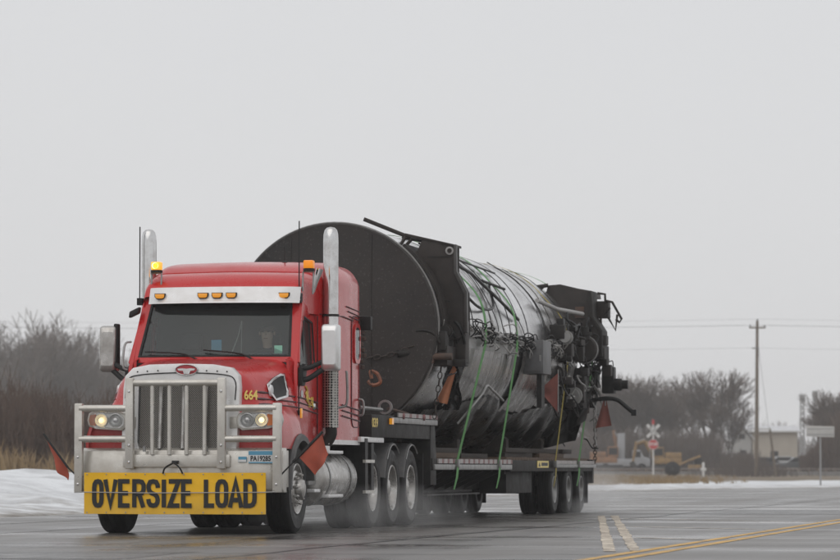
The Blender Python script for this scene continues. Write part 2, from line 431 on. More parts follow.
tar = mat('tar_crack_seal', (.022, .021, .021), .35, dirt=((.05, .05, .05), .5, 4))
def worn(name, col, under, thr):
    m = mat(name, col, .55); n, l = m.node_tree.nodes, m.node_tree.links; b = n['Principled BSDF']
    t = n.new('ShaderNodeTexCoord'); q = n.new('ShaderNodeTexNoise'); q.inputs['Scale'].default_value = 3.2; q.inputs['Detail'].default_value = 9; q.inputs['Roughness'].default_value = .75
    l.new(t.outputs['Object'], q.inputs['Vector'])
    r = n.new('ShaderNodeValToRGB'); e = r.color_ramp.elements; e[0].position = thr-.05; e[0].color = (*under, 1); e[1].position = thr+.06; e[1].color = (*col, 1)
    l.new(q.outputs['Fac'], r.inputs['Fac']); l.new(r.outputs['Color'], b.inputs['Base Color']); return m
paint_y = worn('worn_yellow_paint_chipped', (.62, .36, .07), (.15, .13, .11), .43)
paint_w = worn('worn_pale_paint_chipped', (.68, .60, .48), (.24, .19, .14), .50)
def stripe(pts, w, z=.004, jag=0):
    mb = MB(); P = [Vector((a, c, z)) for a, c in pts]; L = []
    for i, q in enumerate(P):
        d = (P[min(i+1, len(P)-1)] - P[max(i-1, 0)]).normalized(); s = Vector((d.y, -d.x, 0))
        ww = w*(1 + jag*(random.random()-.5))
        L.append([q - s*ww/2, q + s*ww/2])
    return mb.grid(L)
def line(a, c, n): return [(lerp(a[0], c[0], i/n), lerp(a[1], c[1], i/n)) for i in range(n+1)]
for off in (-.13, .13):                       # long double yellow centre line
    mk('centre_line', stripe(line((6.72+off, -60), (6.78+off, 70), 120), .115, jag=.25), paint_y, road)
for (a, c) in (((2.33, 17.3), (6.36, -9.4)), ((2.55, 17.3), (6.56, -9.1))):     # taper of the painted median
    mk('median_line', stripe(line(a, c, 40), .115, z=.005, jag=.5), paint_w, road)
for (a, c) in (((5.6, -2.3), (6.5, -3.3)), ((4.45, 5.6), (6.55, 3.6)), ((3.2, 13.5), (6.6, 10.6))):
    mk('hatch_line', stripe(line(a, c, 14), .12, z=.0055, jag=.6), paint_w, road)
mk('edge_line', stripe(line((-4.6, -60), (-4.7, 60), 120), .10, jag=.3), paint_w2, road)
for i in range(12):                          # broken lane line between the two lanes
    y0 = -56 + i*12.2
    if y0 > 64: break
for i, u0 in enumerate((-13.5, -11.2, -8.6, -6.9, -4.1, 1.8, 6.5, 12, 17.5, 25, 33, 42, 52)):      # sealed cracks across the lanes
    pts = [(-6.6 + k*.55, u0 + .35*fbm(k*.5, u0, .8) + .02*k) for k in range(24 + (i % 4)*3)]
    mk('crack_seal', stripe(pts, .05, z=.004, jag=.9), tar, road)
for x0 in (-2.3, 3.3):
    pts = [(x0 + .12*fbm(k, x0, .4), -30 + k*1.4) for k in range(70)]
    mk('crack_seal', stripe(pts, .045, z=.0045, jag=.9), tar, road)

patch_m = mat('asphalt_patch', (.060, .057, .055), .34, dirt=((.10, .095, .09), .7, 3), bump=(40, .25), rnoise=.14)
for (x0, x1, y0, y1) in ((-4.3, -1.2, -9.6, -7.4), (-1.0, 2.6, -13.2, -10.2), (3.6, 6.1, 20, 27), (-6.0, -3.2, 14, 20)):
    P = [(x0, y0), (x1, y0), (x1, y1), (x0, y1)]; Q = []
    for i, (a, c) in enumerate(P):
        q = P[(i+1) % 4]
        for j in range(6): Q.append((lerp(a, q[0], j/6) + random.uniform(-.07, .07), lerp(c, q[1], j/6) + random.uniform(-.07, .07), .003))
    mk('asphalt_patch', MB().add(Q, [tuple(range(len(Q)))]), patch_m, road)

# ================================================================== TRACTOR
truck = thing('semi_truck', 'red conventional semi truck with silver moose bumper and twin upright exhaust stacks', 'truck')

# ---- wheels (shared meshes, built round the x axis with the outer face at +x)
def tyre_mesh(R, W, r):
    mb = MB()
    pr = [(r, -W*.36), (r+.02, -W*.47), (r+.4*(R-r), -W*.52), (R-.055, -W*.50), (R-.022, -W*.46), (R-.006, -W*.40)]
    k = 4
    for i in range(k):
        a = lerp(-W*.38, W*.38, (i+.07)/k); c = lerp(-W*.38, W*.38, (i+.93)/k)
        pr += [(R, a), (R, c)]
        if i < k-1: pr += [(R-.016, c+.004), (R-.016, lerp(-W*.38, W*.38, (i+1.07)/k)-.004)]
    pr += [(R-.006, W*.40), (R-.022, W*.46), (R-.055, W*.50), (R-.06, W*.515), (R-.075, W*.515), (R-.08, W*.508), (r+.4*(R-r), W*.52), (r+.035, W*.49), (r+.03, W*.475), (r, W*.44), (r-.02, W*.36)]
    mb.lathe(pr, n=64)
    return to_mesh('tyre', mb, mats=(rubber,), smooth=40)
def rim_mesh(r, W, kind, m):
    mb = MB()
    if kind == 'steer':
        pr = [(r-.02, W*.30), (r+.012, W*.47), (r+.004, W*.50), (r-.012, W*.49), (r-.03, W*.40), (r-.045, W*.33), (r*.78, W*.36), (r*.72, W*.44), (r*.56, W*.50), (r*.44, W*.50)]
        mb.lathe(pr, n=40)
        mb.lathe([(r*.43, W*.50), (r*.43, W*.60), (r*.36, W*.74), (r*.20, W*.80), (.001, W*.80)], n=24)
        bolt_r, bolt_x = r*.60, W*.49
    else:
        pr = [(r-.02, W*.2), (r+.012, W*.47), (r+.004, W*.50), (r-.012, W*.49), (r-.028, W*.40), (r-.04, W*.1), (r-.05, -W*.18), (r*.74, -W*.24), (r*.62, -W*.16), (r*.50, -W*.14)]
        mb.lathe(pr, n=40)
        mb.lathe([(r*.50, -W*.14), (r*.46, W*.1), (r*.42, W*.26), (r*.30, W*.34), (.001, W*.35)], n=24)
        bolt_r, bolt_x = r*.60, -W*.15
    for i in range(10):
        a = 2*PI*i/10; c = Vector((bolt_x, bolt_r*math.cos(a), bolt_r*math.sin(a)))
        mb.lathe([(.019, 0), (.019, .035), (.012, .055), (.001, .057)], c=c, n=8)
    for i in range(5):
        a = 2*PI*(i+.5)/5
        c = Vector((W*.385 if kind == 'steer' else -W*.21, r*.80*math.cos(a), r*.80*math.sin(a)))
        mb.lathe([(.034, 0.006), (.001, 0.007)], c=c, n=10, k=1)
    return to_mesh('rim', mb, mats=(m, black), smooth=40)
st_t, st_r = tyre_mesh(.54, .30, .30), rim_mesh(.30, .30, 'steer', chrome_grimy)
dr_t, dr_r = tyre_mesh(.525, .27, .30), rim_mesh(.30, .27, 'drive', chrome_grimy)
tl_t, tl_r = tyre_mesh(.425, .26, .225), rim_mesh(.225, .26, 'drive', steel)
def put_wheel(parent, x, y, R, tm, rmesh, side):
    rot = (0, 0, 0) if side > 0 else (0, 0, PI)
    a = random.random()*6
    w = inst('wheel', tm, parent, (x, y, R), (a, 0, 0) if side > 0 else (-a, 0, PI))
    r_ = bpy.data.objects.new('rim', rmesh); COL.objects.link(r_); r_.parent = w; ORG[r_.name] = ORG[w.name]
    return w
SY, D1, D2, D3 = -.15, 4.22, 5.52, 6.80
for s in (-1, 1):
    put_wheel(truck, s*1.05, SY, .54, st_t, st_r, s)
    for y in (D1, D2, D3):
        put_wheel(truck, s*1.075, y, .525, dr_t, dr_r, s); put_wheel(truck, s*.765, y, .525, dr_t, dr_r, s)
for y in (SY, D1, D2, D3): mk('axle', MB().tube([(-1.0, y, .52), (1.0, y, .52)], .075, 10).lathe([(.001,-.16),(.16,-.12),(.2,0),(.16,.12),(.001,.16)], c=(0,y,.54), axis='x', n=12), frame_m, truck, smooth=40)

# ---- chassis
for s in (-1, 1):
    mk('frame_rail', MB().box(s*.43-.045, s*.43+.045, -1.0, 7.7, .78, 1.06), frame_m, truck)
mk('engine_block', MB().box(-.36, .36, -.75, .9, .62, 1.5).box(-.2, .2, -.5, .6, .42, .7), frame_m, truck, bevel=.03)
mk('radiator', MB().box(-.5, .5, -1.02, -.92, .85, 1.86), mesh_m, truck)
mk('cab_floor', MB().box(-1.04, 1.04, .35, 3.4, 1.08, 1.2), frame_m, truck)

# ---- bumper with grille guard
bmp = MB()
prof = [(-1.30, .50), (-1.36, .54), (-1.37, .80), (-1.34, 1.0), (-1.28, 1.03), (-1.0, 1.03), (-1.0, .50)]
secs = []
for x, back, cut in ((-1.235, .16, .03), (-1.18, .05, 0), (-1.02, .0, 0), (0, 0, 0), (1.04, 0, 0), (1.20, .05, 0), (1.265, .16, .03)):
    secs.append([(x, y + (back if y < -1.1 else 0), z) for y, z in prof])
bmp.grid(secs, closed=True); bmp.f += [tuple(range(6, -1, -1)), tuple(range(42, 49))]; bmp.mi += [0, 0]
bumper = mk('bumper', bmp, tan_al, truck, bevel=.012)
mk('bumper_return', MB().box(-1.225, -1.12, -1.20, -.86, .56, 1.0).box(1.14, 1.255, -1.20, -.86, .56, 1.0), tan_al, bumper, bevel=.01)
for x in (-.55, .575):
    mk('guard_upright', MB().box(x-.05, x+.05, -1.475, -1.385, .78, 1.86), tan_al, bumper, bevel=.018)
for x in (-1.18, 1.245):
    mk('guard_corner_post', MB().box(x-.05, x+.05, -1.46, -1.37, .50, 1.56), tan_al, bumper, bevel=.016)
mk('guard_top_bar', MB().tube([(-.55, -1.43, 1.80), (.575, -1.43, 1.80)], .042, 12), tan_al, bumper, smooth=60)
for x in (-.275, -.065, .145, .365):
    mk('guard_rod', MB().tube([(x, -1.43, .95), (x, -1.43, 1.80)], .026, 10), tan_al, bumper, smooth=60)
for z in (1.50, 1.135):
    for (a, c) in ((-1.17, -.55), (.575, 1.24)):
        mk('guard_rail', MB().tube([(a, -1.43, z), (c, -1.43, z)], .040, 12), tan_al, bumper, smooth=60)
mk('guard_foot', MB().box(-.64, .67, -1.42, -1.375, .80, .95), tan_al, bumper, bevel=.012)
for s in (-1, 1):
    mk('tow_pin', MB().tube([(s*.38, -1.40, .985), (s*.38, -1.40, 1.05)], .02, 8), steel, bumper)

for x in (-.55, .575):
    for z in (.86, 1.06, 1.70):
        mk('guard_bolt', MB().lathe([(.016, 0), (.016, -.012), (.009, -.018), (.001, -.018)], c=(x, -1.474, z), axis='y', n=8), chrome, bumper)
for x in (-1.18, 1.245):
    for z in (.60, .92): mk('guard_bolt', MB().lathe([(.014, 0), (.014, -.012), (.001, -.016)], c=(x, -1.459, z), axis='y', n=8), chrome, bumper)
# ---- hood with fenders
stations = {
 -1.16: [(0,1.965),(.40,1.955),(.56,1.91),(.63,1.80),(.655,1.62),(.70,1.52),(.86,1.475),(1.02,1.42),(1.12,1.30),(1.16,1.12)],
 -.95:  [(0,2.00),(.44,1.99),(.67,1.94),(.80,1.80),(.86,1.64),(.90,1.56),(.97,1.51),(1.08,1.455),(1.17,1.34),(1.205,1.14)],
 -.55:  [(0,2.05),(.50,2.04),(.76,1.98),(.89,1.86),(.94,1.72),(.97,1.62),(1.03,1.55),(1.12,1.48),(1.20,1.37),(1.235,1.20)],
 -.10:  [(0,2.10),(.56,2.09),(.81,2.04),(.94,1.91),(.985,1.78),(1.01,1.66),(1.06,1.57),(1.13,1.48),(1.20,1.38),(1.235,1.24)],
 .38:   [(0,2.15),(.64,2.14),(.88,2.09),(.99,1.97),(1.025,1.82),(1.04,1.68),(1.06,1.56),(1.09,1.44),(1.12,1.32),(1.14,1.15)],
}
ys = sorted(stations)
def hood_sec(y):
    y = max(ys[0], min(ys[-1], y))
    for a, c in zip(ys, ys[1:]):
        if y <= c:
            t = (y-a)/(c-a); return [(lerp(p[0], q[0], t), lerp(p[1], q[1], t)) for p, q in zip(stations[a], stations[c])]
def low(y):
    dd = .66**2 - (y-SY)**2
    z = 1.02 if y < SY else .98
    return max(z, .53 + math.sqrt(dd)) if dd > 0 else z
hs = []
N = 34
for i in range(N+1):
    y = lerp(-1.16, .38, i/N); sec = hood_sec(y)
    sec = [Vector((a, 0, z)) for a, z in sec]
    sec = cat_rom(sec, 4)
    half = [(q.x, q.z) for q in sec]
    lo = low(y)
    half = [(a, max(z, lo+.02)) if a > .9 else (a, z) for a, z in half]
    half.append((half[-1][0], lo)); half.append((half[-1][0]-.05, lo))
    rows_ = [(-a, y, z) for a, z in reversed(half)] + [(a, y, z) for a, z in half[1:]]
    hs.append(rows_)
hd = MB().grid(hs)
# nose of the fenders, closing the front below the headlamps
front = hs[0]
hd.add([q for q in front] + [(q[0]*.97, -1.19, max(1.0, q[2]-.05)) for q in front], [(i, i+1, len(front)+i+1, len(front)+i) for i in range(len(front)-1)])
for s in (-1, 1):
    poly = [(s*.60,1.03),(s*1.17,1.03),(s*1.17,1.14),(s*1.12,1.30),(s*1.02,1.41),(s*.86,1.465),(s*.70,1.51),(s*.60,1.55)]
    hd.add([(a, -1.165, z) for a, z in poly], [tuple(range(8))])
hood = mk('hood', hd, red, truck, smooth=50)
for s in (-1, 1):                           # rubber flare over the steer tyre
    A = [(-.66*math.cos(a), .66*math.sin(a)) for a in [math.radians(d) for d in range(0, 171, 10)]]
    mb = MB(); rows_ = []
    for c_, z_ in A:
        k = .90
        rows_.append([(s*1.14, SY+c_*.995, .53+z_*.995), (s*1.245, SY+c_*1.03, .53+z_*1.03), (s*1.275, SY+c_*1.0, .53+z_*1.0), (s*1.275, SY+c_*k, .53+z_*k), (s*1.10, SY+c_*(k-.01), .53+z_*(k-.01))])
    mb.grid(rows_); mk('fender_flare', mb, flare_m, hood, smooth=45)
    mk('splash_panel', MB().box(s*.62-.01, s*.62+.01, -.85, .6, .8, 1.6), black, truck)

# ---- grille crown and grille
crown_o = [(-.69,.98),(.72,.98),(.735,1.45),(.735,1.75),(.72,1.89),(.63,1.985),(.40,2.025),(.0,2.035),(-.38,2.025),(-.58,1.985),(-.67,1.89),(-.69,1.75)]
def dens(poly, k):
    out = []
    for i, q in enumerate(poly):
        r = poly[(i+1) % len(poly)]
        for j in range(k): out.append((lerp(q[0], r[0], j/k), lerp(q[1], r[1], j/k)))
    return out
crown_i = [(-.46,.975),(.52,.975),(.56,1.1),(.56,1.70),(.55,1.77),(.50,1.815),(.35,1.83),(0,1.835),(-.35,1.83),(-.45,1.815),(-.50,1.77),(-.50,1.1)]
co = cat_rom([(a, 0, z) for a, z in crown_o[3:]] , 4)
def tilt(z): return -1.30 + (z-1.0)*.10          # crown leans back with the hood
out_pts = [(a, tilt(z), z) for a, z in dens(crown_o, 3)]
in_pts = [(a, tilt(z)+.01, z) for a, z in dens(crown_i, 3)]
crown = mk('grille_surround', MB().ring(out_pts, in_pts, (0, .16, 0)), white_al, truck, bevel=.014)
gi = [(a*.985, tilt(z)+.035, z*1.0) for a, z in crown_i]
gr = MB().loop_plate(gi, (0, .02, 0))
grille = mk('grille', gr, mesh_m, truck)
# woven mesh wires
wire = MB()
for k in range(-60, 140):
    for sgn in (1, -1):
        x0 = -.48 + k*.026
        pts = []
        z0, z1 = 1.0, 1.82
        xa, xb = (x0, x0 + (z1-z0)*sgn) if sgn > 0 else (x0, x0 - (z1-z0))
        t0, t1 = 0, 1
        lo_, hi_ = -.48, .54
        dx = xb - xa
        ta, tb = sorted(((lo_-xa)/dx, (hi_-xa)/dx)); ta, tb = max(0, ta), min(1, tb)
        if tb - ta < .02: continue
        P = [(xa+dx*q, tilt(z0+(z1-z0)*q)+.027, z0+(z1-z0)*q) for q in (ta, tb)]
        wire.tube(P, .0042, 3, cap=False)
mesh_w = mat('mesh_wire', (.42, .40, .37), .45, .5)
mk('woven_mesh', wire, mesh_w, grille, kind='stuff')
for x in (-.215, .065, .335):
    mk('grille_bar', MB().tube([(x, tilt(1.02)-.022, 1.02), (x, tilt(1.79)-.022, 1.79)], .026, 10), chrome_grimy, grille, smooth=60)
rimi = [(a, tilt(z)-.004, z) for a, z in dens(crown_i, 3)]
mk('grille_trim', MB().ring([(a*1.03+.001, y, 1.4+(z-1.4)*1.035) for a, y, z in rimi], rimi, (0, .02, 0)), white_al, crown, bevel=.004)
mk('crown_seam', MB().tube(cat_rom([(-.66, tilt(1.6)-.002, 1.62), (-.64, tilt(1.8)-.002, 1.83), (-.5, tilt(1.9)-.002, 1.90), (0, tilt(1.91)-.002, 1.925), (.54, tilt(1.9)-.002, 1.90), (.685, tilt(1.8)-.002, 1.82), (.69, tilt(1.6)-.002, 1.60)], 6), .007, 6), black, crown)
for xr in (-.52, -.40, -.27, .33, .46, .58):
    mk('rivet', MB().lathe([(.010, 0), (.007, -.006), (.001, -.008)], c=(xr, tilt(1.95)-.001, 1.965 - .05*abs(xr)), axis='y', n=8), black, crown)
# oval emblem with spread wings
em = thing and None
ov = MB(); ex, ez, ey = .085, 1.96, tilt(1.96) - .012
ov.loop_plate([(ex+.135*math.cos(a), ey, ez+.062*math.sin(a)) for a in [2*PI*i/28 for i in range(28)]], (0, .03, 0))
emb_red = mat('emblem_red', (.42, .04, .05), .35)
embl = mk('emblem', ov, emb_red, crown)
oval = [(ex+.135*math.cos(a), ez+.062*math.sin(a)) for a in [2*PI*i/28 for i in range(28)]]
mk('emblem_rim', MB().tube([(a, ey-.002, c) for a, c in oval + oval[:1]], .008, 6), chrome, embl, smooth=60)
wings = [(-.11,.012),(-.05,.018),(0,.012),(.05,.018),(.11,.012),(.095,-.008),(.05,-.012),(.035,-.05),(-.03,-.05),(-.04,-.012),(-.095,-.008)]
mk('emblem_bird', MB().loop_plate([(ex+a, ey-.008, ez+c) for a, c in wings], (0, .006, 0)), chrome, embl)

# ---- headlamps
for s in (-1, 1):
    cx = -.885 if s < 0 else .99
    def hx(v): return cx + s*v
    body = [(hx(-.27),1.37),(hx(-.25),1.43),(hx(-.17),1.475),(hx(.15),1.47),(hx(.215),1.445),(hx(.235),1.36),(hx(.215),1.285),(hx(.12),1.255),(hx(-.20),1.235),(hx(-.26),1.28)]
    hl = mk('headlight', MB().loop_plate([(a, -1.32 + .05*max(0, (abs(a)-.95))*4, z) for a, z in body], (0, .30, 0)), tan_al, truck, bevel=.02)
    inner = [(hx((a-cx)*s*.88), 1.36+(z-1.36)*.78) for a, z in body]
    dark = [(a, -1.322 + .05*max(0, (abs(a)-.95))*4 - .004, z) for a, z in inner]
    mk('lamp_bezel', MB().loop_plate(dark, (0, .006, 0)), lamp_in, hl)
    mk('lamp_lens', MB().loop_plate([(a, y-.035, z) for a, y, z in dark], (0, .006, 0)), lens_glass, hl)
    for v, lit in ((-.13, False), (.045, True)):
        c = (hx(v), -1.332, 1.358)
        mk('reflector', MB().lathe([(.085, 0), (.075, -.012), (.06, .004), (.03, .012), (.001, .014)], c=c, axis='y', n=20), lamp_in, hl, smooth=60)
        mk('bulb', MB().lathe([(.001, -.02), (.026 if lit else .03, -.014), (.034 if lit else .034, .0)], c=c, axis='y', n=16), amber_lit if False else (mat('headlight_glow', (.9,.85,.7), .3, emit=((1,.74,.36), 1.6)) if lit and 'headlight_glow' not in MATS else MATS['headlight_glow'] if lit else chrome), hl, smooth=60)
    mk('turn_signal', MB().loop_plate([(hx(a), -1.338+.02*max(0,(a-.11)*10), z) for a, z in ((.115,1.43),(.185,1.42),(.20,1.36),(.185,1.30),(.115,1.29))], (0, .02, 0)), orange_l, hl)
    mk('lamp_neck', MB().box(min(hx(-.36), hx(-.2)), max(hx(-.36), hx(-.2)), -1.28, -1.1, 1.26, 1.40), tan_al, hl, bevel=.01)

# ---- hood side intake and pinstripes (driver side and kerb side)
def hood_x(y, z, off=.012):
    sec = hood_sec(y)
    for p, q in zip(sec, sec[1:]):
        if q[1] <= z <= p[1]: return lerp(p[0], q[0], (p[1]-z)/(p[1]-q[1]+1e-9)) + off
    return sec[-1][0] + off
for s in (-1, 1):
    V = [(-.60,1.70),(-.58,1.80),(-.38,1.87),(-.02,1.945),(.12,1.95),(.08,1.72),(.0,1.655),(-.50,1.60)]
    ctr = (-.24, 1.77)
    outer = [(s*hood_x(a, z, .012), a, z) for a, z in V]
    inner = [(s*hood_x(lerp(ctr[0], a, .80), lerp(ctr[1], z, .80), .012), lerp(ctr[0], a, .80), lerp(ctr[1], z, .80)) for a, z in V]
    iv = mk('air_intake', MB().ring(outer, inner, (s*.014, 0, 0)), chrome, hood, bevel=.004)
    mk('intake_mesh', MB().loop_plate([(q[0]+s*.004, q[1], q[2]) for q in inner], (s*.002, 0, 0)), black, iv)
    mk('intake_badge', MB().lathe([(.001, .03), (.065, .024), (.078, .0)], c=(s*hood_x(-.53, 1.72, .006), -.53, 1.72), axis='x', n=20), whitep, iv, smooth=50)
    for (z0, z1, ya) in ((1.70, 1.665, -.88), (1.62, 1.60, -.95), (1.555, 1.535, -.95)):
        pts = [(s*hood_x(y, lerp(z0, z1, (y-ya)/(.37-ya)), .004), y, lerp(z0, z1, (y-ya)/(.37-ya))) for y in [lerp(ya, .37, i/14) for i in range(15)]]
        mk('pinstripe', MB().tube(pts, [.006]+[.015]*2+[.009]*12, 5), stripe_m, hood)
mk('marker_lamp', MB().box(1.145, 1.165, .20, .27, 1.40, 1.52), amber, hood, bevel=.006)
tx = text_mesh('664', .155, offset=.004, xs=.82)
put_text('unit_number', tx, goldp, hood, basis((hood_x(-1.0, 1.655, .02), -1.01, 1.655), (1, 1.0, 0), (0, 0, 1)))

# ---- cab shell
def W(s_, t_):
    return Vector((s_*(1.0 - .075*t_), .44 + .42*t_ - .16*(1 - min(1, abs(s_))**2), 2.145 + .745*t_))
def loop(sm, t0, t1, n=12, r=.0):
    P = []
    for i in range(n): P.append(W(lerp(-sm, sm, i/n), t0))
    for i in range(6): P.append(W(sm, lerp(t0, t1, i/6)))
    for i in range(n): P.append(W(lerp(sm, -sm, i/n), t1))
    for i in range(6): P.append(W(-sm, lerp(t1, t0, i/6)))
    return P
frame = mk('windshield_frame', MB().ring(loop(1.085, -.07, 1.07), loop(.965, .03, .97), (0, .05, -.02)), red, truck, bevel=.012)
seal = mk('windshield_seal', MB().ring([q + Vector((0,-.004,.002)) for q in loop(.975, .02, .98)], [q + Vector((0,-.004,.002)) for q in loop(.945, .05, .955)], (0, .012, -.004)), black, frame)
gl = MB(); gl.grid([[W(lerp(-.96, .96, i/16), lerp(.035, .965, j/6)) + Vector((0, .012, -.004)) for i in range(17)] for j in range(7)])
wind = mk('windshield', gl, glass, truck, smooth=80)
tint = MB(); tint.grid([[W(lerp(-.955, .955, i/20), lerp(.965, .80 - .0*i + .10*abs(i-10)**4/1e4, j/2)) + Vector((0, .018, -.006)) for i in range(21)] for j in range(3)])  # band mesh for the tinted strip and the visor's shadow together
mk('tint_and_shade_band', tint, black, wind, smooth=80)  # tinted strip and the visor's shadow on the glass, painted as one black band
for (a, c) in (((-.16, .03), (-.88, .10)), ((.55, .02), (-.10, .12))):
    p, q = W(*a), W(*c); off = Vector((0, -.03, .01)); mid = (p+q)/2 + Vector((0, -.06, .02))
    mk('wiper', MB().tube([p+off+Vector((.0, -.02, -.05)), mid*.5+(p+off)*.5, mid], .010, 6).tube([q+off, mid, p*.8+q*.2+off], .011, 6), black, wind)
mk('toll_tag', MB().box(-.03, .10, .42, .43, 2.23, 2.37), bluep, wind)
mk('inspection_sticker', MB().box(.76, .86, .46, .465, 2.20, 2.30), greenp, wind)
# roof
roof = MB(); rs = []
def arch(w, zs, zt, r, y, n=7):
    P = [(w, y, zs)]
    for i in range(n+1):
        a = PI/2*i/n; P.append((w - r + r*math.cos(a), y, zt - r + r*math.sin(a)))
    P.append((w*.4, y, zt+.012)); P.append((0, y, zt+.018))
    return P + [(-a, b_, c) for a, b_, c in reversed(P[:-1])]
for (w, zt, r, y) in ((1.0, 2.93, .05, .80), (1.0, 3.02, .07, .84), (1.01, 3.10, .10, .92), (1.02, 3.18, .15, 1.05), (1.04, 3.225, .18, 1.20), (1.06, 3.24, .18, 1.36), (1.08, 3.25, .17, 1.58)):
    rs.append(arch(w, 2.72, zt, r, y))
roof.grid(rs); roof_o = mk('cab_roof', roof, red, truck, smooth=60)
# sides: doors with windows
for s in (-1, 1):
    o_ = [(.36,.98),(1.50,.98),(1.50,2.0),(1.50,2.74),(.86,2.86),(.42,2.14),(.36,2.02),(.36,1.5)]
    i_ = [(.52,2.06),(1.26,2.04),(1.32,2.12),(1.32,2.60),(.90,2.66),(.55,2.24),(.50,2.14),(.50,2.10)]
    def X_(z): return 1.075 - .05*max(0, (z-2.0)/.85)
    dr = mk('door', MB().ring([(s*X_(z), a, z) for a, z in o_], [(s*X_(z), a, z) for a, z in i_], (-s*.05, 0, 0)), red, truck, bevel=.01)
    io = [(lerp(.92, a, 1.06), lerp(2.35, z, 1.06)) for a, z in i_]
    mk('window_seal', MB().ring([(s*(X_(z)+.006), a, z) for a, z in io], [(s*(X_(z)+.006), a, z) for a, z in i_], (-s*.02, 0, 0)), black, dr)
    mk('window_glass', MB().loop_plate([(s*(X_(z)-.02), a, z) for a, z in i_], (-s*.004, 0, 0)), side_glass, dr)
    mk('vent_divider', MB().box(s*1.035-.01, s*1.035+.01, .80, .83, 2.05, 2.62), black, dr)
    mk('door_handle', MB().lathe([(.001,.03),(.035,.028),(.05,.0)], c=(s*1.078, 1.26, 1.56), axis='x' if s > 0 else 'x', n=14), chrome, dr, smooth=50)
    mk('grab_handle', MB().tube(cat_rom([(s*1.08, .42, 2.0), (s*1.15, .40, 2.05), (s*1.15, .47, 2.32), (s*1.08, .52, 2.36)], 5), .014, 8), steel, dr, smooth=60) if s < 0 else None
    for (z0, z1) in ((1.665, 1.61), (1.60, 1.54), (1.535, 1.47)):
        mk('pinstripe', MB().tube([(s*1.080, .38, z0), (s*1.080, 1.49, z1)], .009, 5), stripe_m, dr)
    mk('door_gap', MB().tube([(s*1.079, .43, 1.0), (s*1.079, .43, 1.95)], .007, 4), black, dr)
    mk('door_gap', MB().tube([(s*1.079, 1.46, 1.0), (s*1.079, 1.46, 2.70)], .007, 4), black, dr)
    mk('door_hinge', MB().box(s*1.085-.012, s*1.085+.012, .44, .50, 1.22, 1.32), red, dr)
    mk('hood_latch', MB().box(s*1.105-.015, s*1.105+.015, .30, .42, 1.44, 1.50), black, truck, bevel=.006)
    mk('cowl_side', MB().loop_plate([(s*1.02, .30, 1.0), (s*1.02, .40, 2.10), (s*.98, .46, 2.16), (s*.98, .30, 2.12)], (-s*.03, 0, 0)), red, truck)
    if s > 0:
        mk('door_badge', MB().lathe([(.001, .006), (.05, .005), (.055, .0)], c=(1.078, .60, 1.70), axis='x', n=18), whitep, dr)
        # small gold script in two lines
        scr = MB()
        for line_, (z0, y0, y1, h) in enumerate(((1.70, .78, 1.22, .055), (1.58, .92, 1.30, .028))):
            P = []
            for i in range(46):
                tt = i/45; P.append((1.082, lerp(y0, y1, tt) + .02*math.sin(tt*31), z0 - .10*tt*(1 if line_ == 0 else .2) + h*math.sin(tt*43 + line_)*(.6+.6*math.sin(tt*9))))
            scr.tube(P, .009 if line_ == 0 else .006, 4)
        scr.tube(cat_rom([(1.082, .80, 1.80), (1.082, .88, 1.74), (1.082, .84, 1.64), (1.082, .95, 1.60)], 5), .014, 5)
        mk('door_script', scr, gold, dr)
# interior
mk('dashboard', MB().prism([(.34, 1.75), (.40, 2.13), (.62, 2.15), (.78, 2.05), (.80, 1.70)], 'x', -1.0, 1.0), interior, truck, bevel=.02)
mk('interior_wall', MB().box(-1.02, 1.02, 1.43, 1.46, 1.2, 3.1), interior, truck)
mk('headliner', MB().box(-.98, .98, .86, 1.5, 2.84, 2.86), interior, truck)
for s in (-1, 1):
    mk('door_trim', MB().box(s*.985-.015, s*.985+.015, .45, 1.5, 1.2, 2.02), interior, truck)
    mk('cab_seat', MB().prism([(.86, 1.45), (.86, 1.62), (1.20, 1.60), (1.30, 2.25), (1.40, 2.25), (1.38, 1.45)], 'x', s*.52-.25, s*.52+.25).box(s*.52-.13, s*.52+.13, 1.31, 1.40, 2.28, 2.48), seat_m, truck, bevel=.03)
ring_p = [(.52+.22*math.cos(a), .80 + .09*math.sin(a), 2.05 + .20*math.sin(a)) for a in [2*PI*i/24 for i in range(25)]]
mk('steering_wheel', MB().tube(ring_p, .016, 8).tube([(.30, .80, 2.05), (.74, .80, 2.05)], .013, 6).tube([(.52, .80, 2.05), (.52, .62, 1.85)], .03, 8), black, truck, smooth=60)
mk('dash_cable', MB().tube(cat_rom([(-.0+.26, .80, 2.62), (.25, .66, 2.42), (.20, .52, 2.2)], 5), .006, 5).tube([(.27, .78, 2.62), (.28, .7, 2.18)], .004, 5), cable_g, truck)

